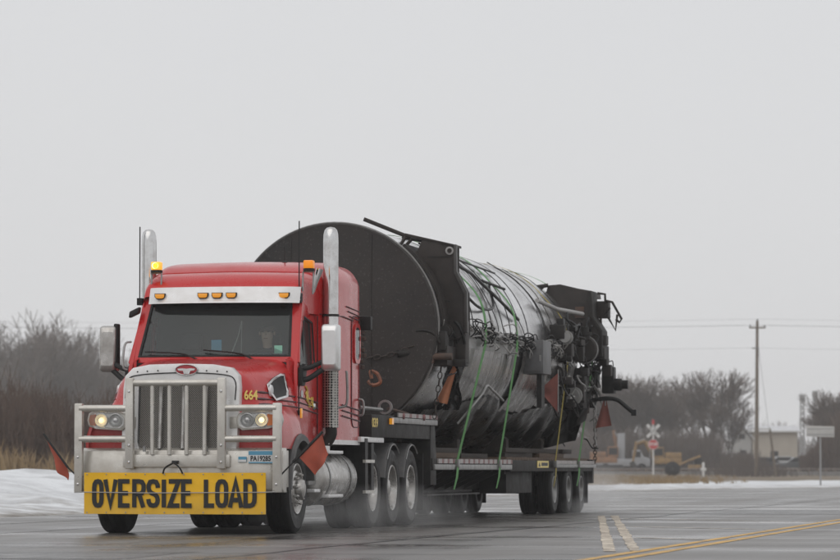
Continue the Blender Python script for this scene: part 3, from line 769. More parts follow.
# ---- sun visor
vis = MB(); vr = []
for i in range(17):
    s_ = lerp(-1.02, 1.02, i/16); p0 = W(s_*1.03, 1.06) + Vector((.045, 0, 0))
    wrap = max(0, abs(s_)-.9)*.6
    vr.append([p0 + Vector((0, -.03+wrap, .005)), p0 + Vector((0, -.20+wrap, -.07)), p0 + Vector((0, -.215+wrap, -.10)), p0 + Vector((0, -.20+wrap, -.08)), p0 + Vector((0, -.13+wrap, .085)), p0 + Vector((0, -.11+wrap, .105)), p0 + Vector((0, .03+wrap, .11))])
vis.grid(vr); visor = mk('sun_visor', vis, white_al, truck, smooth=40)
for x in (-.765, -.175, .01, .195, .85):
    p0 = W(x/.94, 1.06) + Vector((0, -.185 + max(0, abs(x)-.9)*.6, 0))
    mk('marker_light', MB().prism([(p0.x-.055, p0.z-.02), (p0.x-.035, p0.z-.035), (p0.x+.035, p0.z-.035), (p0.x+.055, p0.z-.02), (p0.x+.06, p0.z+.02), (p0.x-.06, p0.z+.02)], 'y', p0.y-.025, p0.y+.06), amber, visor, bevel=.006)
    mk('marker_base', MB().prism([(p0.x-.068, p0.z-.015), (p0.x-.04, p0.z-.045), (p0.x+.04, p0.z-.045), (p0.x+.068, p0.z-.015), (p0.x+.068, p0.z+.028), (p0.x-.068, p0.z+.028)], 'y', p0.y-.008, p0.y+.055), black, visor)

# ---- sleeper
sl = MB(); ss = []
for (y, w, zt, r, zb) in ((1.50, 1.06, 3.26, .16, 1.12), (1.62, 1.10, 3.32, .20, 1.12), (1.9, 1.16, 3.38, .26, 1.12), (2.3, 1.19, 3.42, .28, 1.12), (3.30, 1.20, 3.42, .28, 1.12), (3.44, 1.19, 3.38, .26, 1.14), (3.48, 1.15, 3.32, .24, 1.18)):
    ss.append(arch(w, zb, zt, r, y, 9))
sl.grid(ss); m_ = len(ss[0])
sl.add(ss[-1], [tuple(range(m_))]); sl.add(ss[0], [tuple(range(m_))])
sleeper = mk('sleeper', sl, red, truck, smooth=55)
for s in (-1, 1):
    mk('sleeper_window', MB().loop_plate([(s*1.202, a, z) for a, z in rrect(3.10, 3.36, 2.20, 2.62, .09, 4)], (s*.012, 0, 0)), side_glass, sleeper)
    mk('window_frame', MB().ring([(s*1.200, a, z) for a, z in rrect(3.05, 3.41, 2.15, 2.67, .12, 4)], [(s*1.200, a, z) for a, z in rrect(3.10, 3.36, 2.20, 2.62, .09, 4)], (s*.018, 0, 0)), red, sleeper)
    hatch = rrect(2.92, 3.42, 1.32, 2.76, .14, 5)
    mk('hatch_gap', MB().tube([(s*1.2015, a, z) for a, z in hatch + hatch[:1]], .007, 4), stripe_m, sleeper)
    mk('hatch_handle', MB().tube(cat_rom([(s*1.20, 3.36, 1.47), (s*1.26, 3.36, 1.50), (s*1.26, 3.36, 1.66), (s*1.20, 3.36, 1.69)], 4), .016, 7), steel, sleeper)
    mk('exhaust_collar_gap', MB().tube([(s*1.085, 1.56, 2.73), (s*1.205, 2.4, 2.73), (s*1.207, 3.0, 2.70)], .008, 4), stripe_m, sleeper)
    for i, z in enumerate((2.86, 2.80, 2.74)):
        mk('pinstripe', MB().tube([(s*1.203, 2.6+.1*i, z+.01), (s*1.203, 3.42, z-.03)], .007, 5), stripe_m, sleeper)
    for z0 in (1.60, 1.53, 1.46):
        mk('pinstripe', MB().tube([(s*1.203, 2.35, z0), (s*1.203, 3.42, z0-.06)], .009, 5), stripe_m, sleeper)
    mk('skirt', MB().box(s*1.18-.02, s*1.18+.02, 1.6, 3.44, 1.09, 1.15), white_al, sleeper)
mk('work_light', MB().box(1.17, 1.33, 3.50, 3.62, 2.60, 2.78).box(1.1, 1.2, 3.44, 3.56, 2.66, 2.72), black, truck, bevel=.015)
wl_ = MB()
for i in range(7): wl_.lathe([(.012,-.0),(.03,.01),(.03,.05),(.012,.06)], c=(1.22+.02*math.sin(i*2.1), 3.52+.02*math.cos(i*1.7), 2.53-.075*i), axis='z', n=8)
mk('glad_hand_coil', wl_, rust, truck)

# ---- exhaust stacks
for s in (-1, 1):
    x, y = (1.205 if s > 0 else -1.17), 1.66
    st = MB().lathe([(.098, 1.30), (.098, 2.05), (.10, 2.06)], c=(x, y, 0), axis='z', n=28)
    pipe = MB().lathe([(.096, 2.02), (.096, 3.66), (.092, 3.74), (.078, 3.795), (.05, 3.825), (.001, 3.835)], c=(x, y, 0), axis='z', n=28)
    stack = mk('exhaust_stack', pipe, chrome, truck, smooth=50)
    mk('heat_shield', st, perf, stack, smooth=60)
    mk('clamp', MB().lathe([(.10, 2.70), (.107, 2.70), (.107, 2.73), (.10, 2.73)], c=(x, y, 0), axis='z', n=28), black, stack)
    mk('clamp', MB().lathe([(.10, 2.02), (.107, 2.02), (.107, 2.05), (.10, 2.05)], c=(x, y, 0), axis='z', n=28), black, stack)
    mk('stack_bracket', MB().box(min(x, s*1.0), max(x, s*1.0), y+.02, y+.06, 2.69, 2.74), steel, stack)
    mk('elbow', MB().tube(cat_rom([(x, y, 1.34), (x, y, 1.2), (x-s*.12, y, 1.08), (s*.7, y, 1.0)], 5), .075, 12), frame_m, stack, smooth=60)
    mk('grab_rail', MB().tube(cat_rom([(s*1.36, 1.86, 2.02), (s*1.37, 1.86, 1.95), (s*1.37, 1.86, 1.62), (s*1.30, 1.84, 1.56), (s*1.19, 1.80, 1.56)], 5), .016, 8), steel, truck, smooth=60)

# ---- mirrors
for s in (-1, 1):
    x = s*1.43 if s > 0 else -1.40
    head = MB(); hh = []
    for (y, k) in ((.545, .72), (.555, .88), (.58, .97), (.62, 1.0), (.74, .99)):
        hh.append([(x + (a)*k, y, 2.275 + z*k) for a, z in rrect(-.108, .108, -.29, .29, .038, 4)])
    head.grid(hh[0:1]+hh[1:], closed=True); m_ = len(hh[0]); head.add(hh[0], [tuple(range(m_))])
    mir = mk('mirror', head, mirror_m if s > 0 else chrome_grimy, truck, smooth=45)
    mk('mirror_glass', MB().loop_plate([(x+a*.95, .735, 2.275+z*.96) for a, z in rrect(-.108, .108, -.29, .29, .038, 4)], (0, .01, 0)), chrome, mir)
    if s < 0: mk('mirror_edge', MB().box(x+.07, x+.125, .58, .72, 2.03, 2.59), black, mir, bevel=.02)
    mk('mirror_arm', MB().tube(cat_rom([(s*1.07, .46, 2.0), (s*1.2, .52, 2.03), (s*1.34, .6, 2.10), (s*1.42, .63, 2.12)], 4), .030, 8).tube(cat_rom([(s*1.07, .46, 1.87), (s*1.18, .52, 1.89), (s*1.33, .6, 2.0), (s*1.42, .63, 2.06)], 4), .034, 8), black, mir, smooth=50)
    mk('mirror_base', MB().loop_plate([(s*1.07, .40, 1.80), (s*1.07, .40, 2.02), (s*1.07, .62, 2.08), (s*1.07, .66, 1.98), (s*1.07, .56, 1.80)], (s*.06, 0, 0)), black, mir, bevel=.015)
mk('blind_spot_mirror', MB().prism([(-1.15, 2.66), (-1.02, 2.72), (-1.01, 2.80), (-1.14, 2.74)], 'y', .62, .74), black, truck, bevel=.02)

# ---- roof gear
for s, lit in ((-1, True), (1, False)):
    bx = -.875 if s < 0 else 1.085
    bc = mk('beacon', MB().lathe([(.075, 0), (.075, .035), (.06, .04)], c=(bx, .95, 3.235), axis='z', n=16), black, truck)
    mk('beacon_lens', MB().box(bx-.062, bx+.062, .89, 1.01, 3.272, 3.375), amber_lit if lit else mat('amber_beacon', (.80, .24, .01), .3, emit=((1,.35,.01), .35)), bc, bevel=.018)
    if lit: mk('beacon_core', MB().lathe([(.04, 0), (.036, .03), (.001, .05)], c=(bx, .86, 3.325), axis='y', n=12), core_lit, bc)
    mk('beacon_bracket', MB().tube([(bx-.07*s, .9, 2.99), (bx-.07*s, .93, 3.23), (bx+.07*s, .93, 3.23)], .012, 6).tube([(bx+.06*s, .9, 2.95), (bx+.06*s, .95, 3.24)], .012, 6), steel, bc)
mk('antenna', MB().tube([(.985, .84, 2.88), (.985, .84, 3.86)], .008, 6).box(.965, 1.02, .80, .88, 2.84, 2.96), black, truck)
mk('antenna', MB().tube([(.48, 2.2, 3.42), (.48, 2.2, 3.62)], .008, 6).lathe([(.04, 0), (.001, .03)], c=(.48, 2.2, 3.42), axis='z', n=10), black, truck)
mk('antenna', MB().tube([(-1.26, 1.55, 2.9), (-1.26, 1.55, 3.86)], .008, 6).box(-1.29, -1.23, 1.52, 1.6, 2.86, 2.95), black, truck)
mk('air_horn', MB().tube([(1.12, 1.02, 2.98), (1.15, 1.03, 3.10), (1.20, 1.05, 3.27)], [.022, .030, .048], 12), chrome, truck, smooth=50)

# ---- tanks, steps, boxes
for s in (-1, 1):
    ft = mk('fuel_tank', MB().lathe([(.001, 1.16), (.28, 1.16), (.325, 1.19), (.34, 1.24), (.34, 3.08), (.325, 3.12), (.28, 3.14), (.001, 3.14)], c=(s*.90, 0, .66), axis='y', n=36), chrome_grimy, truck, smooth=40)
    for y in (1.5, 2.75):
        mk('tank_strap', MB().lathe([(.342, y-.035), (.35, y-.035), (.35, y+.035), (.342, y+.035)], c=(s*.90, 0, .66), axis='y', n=36), steel, ft, smooth=40)
    mk('battery_box', MB().box(s*.92-.22, s*.92+.22, .72, 1.12, .58, 1.02), steel, truck, bevel=.02)
    mk('cab_step', MB().box(s*1.02-.18, s*1.02+.18, .78, 1.10, .49, .53), white_al, truck, bevel=.008)
    mk('cab_step', MB().box(s*1.05-.16, s*1.05+.16, .70, 1.6, 1.0, 1.07), white_al, truck, bevel=.008)
    for z_ in (.42, .97): mk('tank_step', MB().box(s*1.16-.09, s*1.16+.09, 1.35, 2.2, z_, z_+.04), white_al, truck, bevel=.008)
    mk('mud_panel', MB().box(s*.92-.33, s*.92+.33, 3.52, 3.55, .48, 1.15), black, truck)
    for z_ in (.46, .86): mk('panel_edge', MB().box(s*1.25-.02, s*1.25+.02, 3.48, 4.05, z_, z_+.04), tan_al, truck)
    mk('hanger_plate', MB().box(s*1.24-.02, s*1.24+.02, 3.50, 3.66, .48, 1.18).box(s*1.24-.02, s*1.24+.02, 3.88, 4.04, .48, 1.12), black, truck)
    mk('catwalk_beam', MB().box(s*1.22-.03, s*1.22+.03, 3.30, 4.75, 1.13, 1.20), white_al, truck, bevel=.008)
    for y, (a0, a1) in ((D2, (12, 128)), (D3, (12, 128))):
        f_ = MB(); rows_ = []
        for d_ in range(a0, a1+1, 8):
            a = math.radians(d_); c_, z_ = math.cos(a), math.sin(a)
            rows_.append([(s*.62, y-.60*c_, .54+.60*z_), (s*1.20, y-.60*c_, .54+.60*z_), (s*1.225, y-.575*c_, .54+.575*z_), (s*1.225, y-.56*c_, .54+.56*z_)])
        f_.grid(rows_); mk('quarter_fender', f_, flare_m, truck, smooth=50)
        mk('fender_lip', MB().tube([(s*1.225, y-.575*math.cos(math.radians(q)), .54+.575*math.sin(math.radians(q))) for q in range(40, a1+1, 8)], .010, 5), steel, truck)
    mk('mud_flap', MB().box(s*.92-.32, s*.92+.32, 7.50, 7.52, .20, 1.0), black, truck)
mk('catwalk_deck', MB().box(-1.15, 1.15, 3.56, 3.70, 1.10, 1.15), steel, truck)
mk('fifth_wheel', MB().lathe([(.5, 1.08), (.5, 1.16), (.001, 1.17)], c=(0, 5.6, 0), axis='z', n=24), frame_m, truck)
# licence plate on the bumper
pl = mk('license_plate', MB().box(.89, 1.19, -1.395, -1.375, .845, .995), whitep, bumper, bevel=.004)
mk('plate_band', MB().box(.893, 1.187, -1.398, -1.394, .945, .990).box(.893, 1.187, -1.398, -1.394, .848, .862), bluep, pl)
put_text('plate_number', text_mesh('PA19285', .085, offset=.002, xs=.80), ink, pl, basis((1.04, -1.399, .90), (1, 0, 0), (0, 0, 1)))
sp_ = mk('permit_sticker', MB().box(.765, .865, -1.385, -1.372, .86, .925), bluep, bumper)
mk('permit_band', MB().box(.767, .863, -1.388, -1.384, .862, .89), whitep, sp_)

# ================================================================== OVERSIZE LOAD BANNER
BX0, BX1, BZ0, BZ1, BY = -1.09, 1.125, .245, .735, -1.50
ban = thing('oversize_banner', 'yellow OVERSIZE LOAD banner board with black capitals hung on the silver bumper', 'banner', (0, BY, BZ0))
rows_ = []
bb = MB()
NXB = 40
for j in range(9):
    rows_.append([(lerp(BX0, BX1, i/NXB), BY + .010*fbm(i*.13, j*.2, 1.7), lerp(BZ0, BZ1, j/8) - .012*(i/NXB)*0 + .004*fbm(i*.1, 2, 1)) for i in range(NXB+1)])
bb.grid(rows_); back = [[(a, y+.02, z) for a, y, z in r] for r in rows_]
bb.grid([rows_[0], back[0]]); bb.grid([rows_[-1], back[-1]]); bb.grid(back)
bb.grid([[r[0] for r in rows_], [r[0] for r in back]]); bb.grid([[r[-1] for r in rows_], [r[-1] for r in back]])
mk('banner_sheet', bb, yellow, ban, smooth=50)
GL = {   # condensed capitals as stroked paths in a unit box
 'O': [[(.13,.30),(.13,.70),(.18,.84),(.32,.92),(.5,.935),(.68,.92),(.82,.84),(.87,.70),(.87,.30),(.82,.16),(.68,.08),(.5,.065),(.32,.08),(.18,.16),(.13,.30)]],
 'V': [[(.12,1.0),(.5,.06),(.88,1.0)]],
 'E': [[(.92,.935),(.14,.935),(.14,.065),(.92,.065)], [(.14,.51),(.80,.51)]],
 'R': [[(.14,0),(.14,.935),(.5,.935),(.74,.91),(.86,.82),(.88,.72),(.86,.60),(.74,.51),(.5,.48),(.14,.48)], [(.52,.48),(.86,0)]],
 'S': [[(.88,.70),(.86,.80),(.74,.91),(.5,.935),(.26,.91),(.14,.80),(.13,.70),(.18,.60),(.34,.52),(.66,.46),(.82,.38),(.87,.28),(.84,.17),(.72,.09),(.5,.065),(.28,.09),(.15,.18),(.12,.30)]],
 'I': [[(.5,0),(.5,1.0)]],
 'Z': [[(.08,.935),(.84,.935),(.16,.065),(.92,.065)]],
 'L': [[(.16,1.0),(.16,.065),(.92,.065)]],
 'A': [[(.10,0),(.5,.96),(.90,0)], [(.26,.27),(.74,.27)]],
 'D': [[(.14,.065),(.14,.935),(.5,.935),(.72,.90),(.85,.80),(.88,.66),(.88,.34),(.85,.20),(.72,.10),(.5,.065),(.14,.065)]],
}
def stroke(mb, P, w, y):
    n_ = len(P); P = [Vector((a, c)) for a, c in P]; closed = (P[0]-P[-1]).length < 1e-6
    for i in range(n_-1):                      # each segment as a quad, joints overlapped by shared mitres
        pass
    Lp, Rp = [], []
    for i in range(n_):
        if closed: a, c = P[(i-1) % (n_-1)], P[(i+1) % (n_-1)]; q = P[i % (n_-1)]
        else: a, c = P[max(0, i-1)], P[min(n_-1, i+1)]; q = P[i]
        d1 = (q-a).normalized() if (q-a).length > 1e-9 else (c-q).normalized()
        d2 = (c-q).normalized() if (c-q).length > 1e-9 else d1
        n1, n2 = Vector((-d1.y, d1.x)), Vector((-d2.y, d2.x)); m2 = (n1+n2)
        m2 = m2.normalized() if m2.length > 1e-6 else n1
        k = min(2.4, 1/max(.3, m2.dot(n1)))
        Lp.append(q + m2*w/2*k); Rp.append(q - m2*w/2*k)
    mb.grid([[(a.x, y, a.y) for a in Lp], [(a.x, y, a.y) for a in Rp]])
pos = [('O',92,130),('V',133,186),('E',190,236),('R',244,292),('S',299,346),('I',353,374),('Z',378,427),('E',431,473),('L',517,558),('O',561,606),('A',609,663),('D',667,713)]
lt = MB(); ZL0, ZL1 = .325, .655
for ch, a, c in pos:
    x0, x1 = lerp(BX0, BX1, (a-57)/691), lerp(BX0, BX1, (c-57)/691)
    yk = 0
    for P in GL[ch]:
        yk += 1
        stroke(lt, [(lerp(x0, x1, p), lerp(ZL0, ZL1, q)) for p, q in P], .054, BY-.0125-.0006*yk)
mk('lettering', lt, ink, ban)
mk('bungee_cord', MB().tube([(BX0-.12, BY-.0, .50), (BX0, BY-.02, .505), (-.3, BY-.022, .495), (.4, BY-.022, .50), (BX1, BY-.02, .505), (BX1+.12, BY+.0, .51)], .0065, 6), cable_g, ban)
mk('hanger_strap', MB().tube(cat_rom([(-.12, BY-.012, BZ1-.01), (-.09, BY-.03, .79), (.0, BY-.03, .845), (.02, BY-.02, .85), (.09, BY-.03, .79), (.12, BY-.012, BZ1-.01)], 6), .011, 6).tube([(-.03, -1.43, .86), (.05, -1.43, .86)], .022, 6), hose_m, ban)
gm_ = MB()
for x in [lerp(BX0+.04, BX1-.04, i/9) for i in range(10)]:
    for z in (BZ0+.02, BZ1-.02): gm_.lathe([(.009, -.014), (.001, -.016)], c=(x, BY, z), axis='y', n=8)
mk('grommet', gm_, steel, ban, kind='stuff')

# ================================================================== FLAGS ON THE BUMPER CORNERS
def cloth(corners, m, n=(10, 8), amp=.03, seed=0, thick=.006):
    a, b_, c, d = [Vector(q) for q in corners]; nrm = (b_-a).cross(d-a).normalized(); rows_ = []
    for j in range(n[1]+1):
        r = []
        for i in range(n[0]+1):
            s_, t_ = i/n[0], j/n[1]
            p = a*(1-s_)*(1-t_) + b_*s_*(1-t_) + c*s_*t_ + d*(1-s_)*t_
            p = p + nrm*amp*(math.sin(s_*7+seed)*t_ + .6*math.sin(t_*5+seed*2+s_*3)*t_)
            r.append(p)
        rows_.append(r)
    mb = MB().grid(rows_); bk = [[q+nrm*thick for q in r] for r in rows_]; mb.grid(bk)
    ring_f = rows_[0] + [r[-1] for r in rows_[1:]] + rows_[-1][::-1][1:] + [r[0] for r in rows_[::-1]][1:-1]
    ring_b = bk[0] + [r[-1] for r in bk[1:]] + bk[-1][::-1][1:] + [r[0] for r in bk[::-1]][1:-1]
    mb.grid([ring_f, ring_b], closed=True); return mb
f1 = thing('warning_flag', 'red flag on slanted black staff beside the steer tyre and fuel tank', 'flag', (1.27, -1.32, .72), group='flags on the bumper corners')
mk('staff', MB().tube([(1.26, -1.32, .70), (1.40, -1.25, .86)], .010, 6).tube([(1.40, -1.25, .86), (1.72, -1.10, 1.22)], .018, 8), black, f1)
mk('flag_cloth', cloth([(1.46, -1.22, .925), (1.71, -1.11, 1.21), (1.78, -1.02, .95), (1.64, -1.08, .70)], flag_m, amp=.03, seed=1), flag_m, f1, smooth=60)
f2 = thing('warning_flag', 'red flag drooping from slanted black staff beside the snow bank', 'flag', (-1.27, -1.32, .72), group='flags on the bumper corners')
mk('staff', MB().tube([(-1.26, -1.32, .72), (-1.36, -1.28, .80)], .010, 6).tube([(-1.36, -1.28, .80), (-1.70, -1.15, 1.20)], .014, 8), black, f2)
mk('flag_cloth', cloth([(-1.38, -1.25, .84), (-1.69, -1.15, 1.19), (-1.58, -1.06, .86), (-1.40, -1.16, .64)], flag_m, amp=.035, seed=4), flag_m, f2, smooth=60)

# ================================================================== DRIVER
def person():
    me = bpy.data.meshes.new('person')
    J = {'pel':((.52,1.14,1.66),.15), 'belly':((.52,1.16,1.85),.155), 'chest':((.52,1.15,2.08),.165), 'neckb':((.52,1.12,2.24),.07), 'neck':((.52,1.10,2.32),.058),
         'jaw':((.52,1.075,2.40),.075), 'head':((.52,1.085,2.475),.088), 'crown':((.52,1.10,2.53),.06)}
    E_ = [('pel','belly'),('belly','chest'),('chest','neckb'),('neckb','neck'),('neck','jaw'),('jaw','head'),('head','crown')]
    for s in (-1, 1):
        k = 'L' if s > 0 else 'R'
        J['sh'+k] = ((.52+s*.20,1.13,2.17),.075); J['el'+k] = ((.52+s*.27,.98,1.94),.05); J['wr'+k] = ((.52+s*.215,.86,2.06),.033); J['hd'+k] = ((.52+s*.215,.815,2.085),.034)
        J['hip'+k] = ((.52+s*.10,1.08,1.64),.10); J['kn'+k] = ((.52+s*.13,.72,1.62),.07); J['an'+k] = ((.52+s*.12,.62,1.27),.048); J['to'+k] = ((.52+s*.12,.50,1.235),.045)
        E_ += [('chest','sh'+k),('sh'+k,'el'+k),('el'+k,'wr'+k),('wr'+k,'hd'+k),('pel','hip'+k),('hip'+k,'kn'+k),('kn'+k,'an'+k),('an'+k,'to'+k)]
        for i in range(4):
            f = 'f%d%s' % (i, k); g = 'g%d%s' % (i, k); zz = 2.06 + i*.018
            J[f] = ((.52+s*.23,.79,zz+.004),.0095); J[g] = ((.52+s*.205,.772,zz),.0085); E_ += [('hd'+k, f), (f, g)]
        J['th'+k] = ((.52+s*.195,.80,2.115),.011); E_ += [('hd'+k,'th'+k)]
    ks = list(J); me.from_pydata([J[k][0] for k in ks], [(ks.index(a), ks.index(c)) for a, c in E_], [])
    o = bpy.data.objects.new('person', me); COL.objects.link(o)
    sm = o.modifiers.new('skin', 'SKIN'); ms = o.modifiers.new('sub', 'SUBSURF'); ms.levels = 2; ms.render_levels = 2
    for v, k in zip(me.skin_vertices[0].data, ks): v.radius = (J[k][1],)*2; v.use_root = (k == 'pel')
    dg = bpy.context.evaluated_depsgraph_get(); dg.update()
    m2 = bpy.data.meshes.new_from_object(o.evaluated_get(dg)); bpy.data.objects.remove(o)
    m2.materials.clear(); m2.materials.append(jacket); m2.materials.append(skin)
    for p in m2.polygons:
        c = p.center
        if c.z > 2.29 or (c.y < .87 and c.z > 1.95): p.material_index = 1
        p.use_smooth = True
    org = Vector((.52, 1.1, 1.24)); m2.transform(Matrix.Translation(-org))
    o = mk('person', m2, jacket, org=org, label='driver in a dark jacket sitting behind the steering wheel, seen through the windshield', cat='person')
    nose = MB(); nose.add([(.505,1.0,2.455),(.535,1.0,2.455),(.52,.995,2.50),(.52,.968,2.452)], [(0,1,3),(1,2,3),(2,0,3)])
    mk('nose', nose, skin, o, smooth=80)
    for s in (-1, 1):
        mk('eye', MB().lathe([(.001,-.012),(.011,-.006),(.012,0)], c=(.52+s*.034, .994, 2.497), axis='y', n=10), ink, o)
        mk('ear', MB().lathe([(.026,-.008),(.028,0),(.02,.01),(.001,.012)], c=(.52+s*.092, 1.09, 2.475), axis='x', n=10), skin, o)
    mk('mouth', MB().box(.495, .545, .994, 1.0, 2.405, 2.412), flag_d, o)
    cap = MB(); rows_ = []
    for j in range(7):
        a = PI/2*j/6
        rows_.append([(.52+.099*math.cos(a)*math.cos(q), 1.095+.105*math.cos(a)*math.sin(q), 2.495+.085*math.sin(a)) for q in [2*PI*i/18 for i in range(18)]])
    cap.grid(rows_, closed=True); mk('hair', cap, hair_m, o, smooth=70)
person()

# ================================================================== TRAILER
trailer = thing('lowboy_trailer', 'dark lowboy trailer with raised gooseneck and red and white reflective side tape', 'trailer', (0, 14, 0))
for s in (-1, 1):
    mk('gooseneck_beam', MB().box(s*1.05-.22, s*1.05+.22, 3.85, 8.20, 1.20, 1.50), frame_m, trailer, bevel=.01)
    mk('gooseneck_drop', MB().prism([(7.86, .55), (8.28, .55), (8.28, 1.0), (8.16, 1.51), (7.86, 1.51)], 'x', s*1.07-.21, s*1.07+.21), frame_m, trailer, bevel=.01)
    rail = mk('gooseneck_rail', MB().box(s*1.29-.02, s*1.29+.02, 5.05, 8.24, 1.40, 1.475), steel, trailer, bevel=.006)
    mk('top_rail', MB().box(s*1.285-.02, s*1.285+.02, 5.35, 8.24, 1.48, 1.545), black, trailer)
    for i in range(6):
        y = 5.42 + i*.47
        mk('reflective_tape', MB().box(s*1.307-.003, s*1.307+.003, y, y+.30, 1.485, 1.54), tape_w, trailer)
        mk('reflective_tape', MB().box(s*1.307-.003, s*1.307+.003, y+.302, y+.465, 1.487, 1.538), tape_r, trailer)
    for y in (5.75, 7.2): mk('side_marker', MB().lathe([(.001,.03),(.04,.02),(.045,0)], c=(s*1.31, y, 1.50), axis='x', n=12), tape_r, trailer)
    mk('clearance_lamp', MB().box(s*1.30-.02, s*1.30+.02, 4.95, 5.06, 1.38, 1.46), amber, trailer)
    # low deck
    mk('side_beam', MB().box(s*1.25-.05, s*1.25+.05, 7.90, 14.45, .76, .93), frame_m, trailer, bevel=.008)
    mk('deck_rail', MB().box(s*1.315-.015, s*1.315+.015, 7.95, 14.40, .77, .845), steel, trailer, bevel=.005)
    for i in range(15):
        y = 8.25 + i*.415
        mk('reflective_tape', MB().box(s*1.312-.01, s*1.312+.01, y, y+.26, .86, .925), tape_w, trailer)
        mk('reflective_tape', MB().box(s*1.311-.01, s*1.311+.01, y+.262, y+.41, .862, .923), tape_r, trailer)
    mk('main_beam', MB().box(s*.50-.09, s*.50+.09, 7.95, 23.2, .46, .80).box(s*.50-.16, s*.50+.16, 7.95, 14.5, .42, .455).box(s*.5-.16, s*.5+.16, 7.95, 14.5, .802, .83), frame_m, trailer)
    for i in range(8):
        y = 8.35 + i*.82
        mk('outrigger', MB().loop_plate([(s*.60, y, .46), (s*1.20, y, .74), (s*1.20, y, .80), (s*.60, y, .80)], (0, .05, 0)), frame_m, trailer)
    mk('bottom_flange', MB().box(s*.9-.33, s*.9+.30, 8.0, 12.2, .395, .42), frame_m, trailer)
    # rear deck
    mk('rear_side_beam', MB().box(s*1.22-.06, s*1.22+.06, 14.5, 23.3, .74, .92), frame_m, trailer, bevel=.008)
    mk('rear_rail', MB().box(s*1.315-.02, s*1.315+.02, 18.85, 23.4, .80, .86), steel, trailer, bevel=.006)
    for i in range(7):
        y = 18.9 + i*.63
        mk('reflective_tape', MB().box(s*1.31-.01, s*1.31+.01, y, y+.36, .865, .925), tape_w, trailer)
        mk('reflective_tape', MB().box(s*1.309-.01, s*1.309+.01, y+.362, y+.625, .867, .923), tape_w, trailer)
    mk('rear_tool_box', MB().box(s*.84-.22, s*.84+.22, 15.4, 17.9, .38, .74), frame_m, trailer, bevel=.02)
    mk('mud_flap', MB().box(s*.94-.30, s*.94+.30, 23.0, 23.02, .16, .74), black, trailer)
    mk('rear_lamp', MB().lathe([(.001, .02), (.06, .015), (.065, 0)], c=(s*1.0, 23.42, .72), axis='y', n=12), tape_r, trailer)
    mk('rear_post', MB().box(s*1.24-.05, s*1.24+.05, 23.25, 23.40, .52, .95), frame_m, trailer)
    for y in (19.35, 20.92, 22.38):
        put_wheel(trailer, s*1.09, y, .425, tl_t, tl_r, s); put_wheel(trailer, s*.78, y, .425, tl_t, tl_r, s)
        mk('wheel_arch', MB().box(s*.94-.30, s*.94+.30, y-.55, y+.55, .872, .895), frame_m, trailer)
for y in (19.35, 20.92, 22.38): mk('axle', MB().tube([(-1, y, .42), (1, y, .42)], .07, 10), frame_m, trailer, smooth=50)
mk('gooseneck_front', MB().box(-.83, .83, 3.85, 4.1, 1.2, 1.42).box(-.8, .8, 5.0, 7.9, 1.17, 1.24), frame_m, trailer, bevel=.02)
mk('crossbeam', MB().box(-1.2, 1.2, 14.42, 14.55, .70, .90), frame_m, trailer)
mk('rear_bumper', MB().box(-1.2, 1.2, 23.3, 23.4, .50, .60), frame_m, trailer)
put_text('trailer_number', text_mesh('039', .17, offset=.004, xs=1.5), gold, trailer, basis((1.274, 4.05, 1.385), (0, 1, 0), (0, 0, 1)))
lb = mk('warning_decal', MB().box(1.285, 1.292, 17.1, 18.25, .80, .915), goldp, trailer)
mk('decal_print', MB().box(1.293, 1.295, 17.5, 18.15, .83, .885).prism([(17.2,.82),(17.4,.82),(17.3,.895)], 'x', 1.293, 1.295), ink, lb)
pk = to_mesh('plank', MB().box(-1.20, 1.20, -.135, .135, -.025, .025), mats=(wood,), bevel=.006)
for i in range(23): inst('plank', pk, trailer, (0, 8.45+i*.28, .915 + random.uniform(-.004, .004)))
for i in range(31): inst('plank', pk, trailer, (0, 14.75+i*.28, .945 + random.uniform(-.004, .004)))

# timber cradles that carry the vessel
TZ, TR, TY0, TY1 = 2.77, 1.485, 7.25, 21.9
def cradle(y, zb, label):
    poly = [(-.8, zb), (.8, zb), (.8, zb+.30)]
    for i in range(13):
        x = lerp(.62, -.62, i/12); poly.append((x, TZ - math.sqrt(TR**2 - x*x) + .01))
    poly.append((-.8, zb+.30))
    mk('timber_cradle', MB().prism(poly, 'y', y-.12, y+.12), dark_wood, org=(0, y, zb), label=label, cat='cradle', group='timber cradles under the vessel', bevel=.008)
cradle(8.9, .942, 'timber cradle on the low deck just behind the gooseneck step')
cradle(12.6, .942, 'timber cradle at the middle of the low deck under the vessel')
cradle(17.0, .972, 'timber cradle over the dark tool box ahead of the trailer axles')
cradle(20.6, .972, 'timber cradle over the three trailer axles')

board_me = [to_mesh('board', MB().box(-.09, .09, 0, 1.0, 0, .075), mats=(m_,), bevel=.006) for m_ in (dark_wood, dark_wood, wood)]
for s, sd in ((-1, 'kerb side'), (1, 'driver side')):
    for y0, y1, zb, where in ((8.75, 14.2, .942, 'low deck'), (14.9, 21.9, .972, 'rear deck')):
        t = thing('timber_stack', 'dark dunnage boards laid along the %s of the %s' % (sd, where), 'timber', (s*.94, y0, zb), group='dunnage boards under the vessel')
        for lay in range(2):
            y = y0 + random.uniform(0, .4)
            while y < y1 - .5:
                L = min(random.uniform(1.6, 3.4), y1 - y)
                if lay < 1 or random.random() < .7: inst('board', random.choice(board_me), t, (s*.98 + random.uniform(-.05, .05), y, zb + lay*.077), (0, 0, random.uniform(-.02, .02)), (1, L, 1))
                y += L + random.uniform(.05, .6)

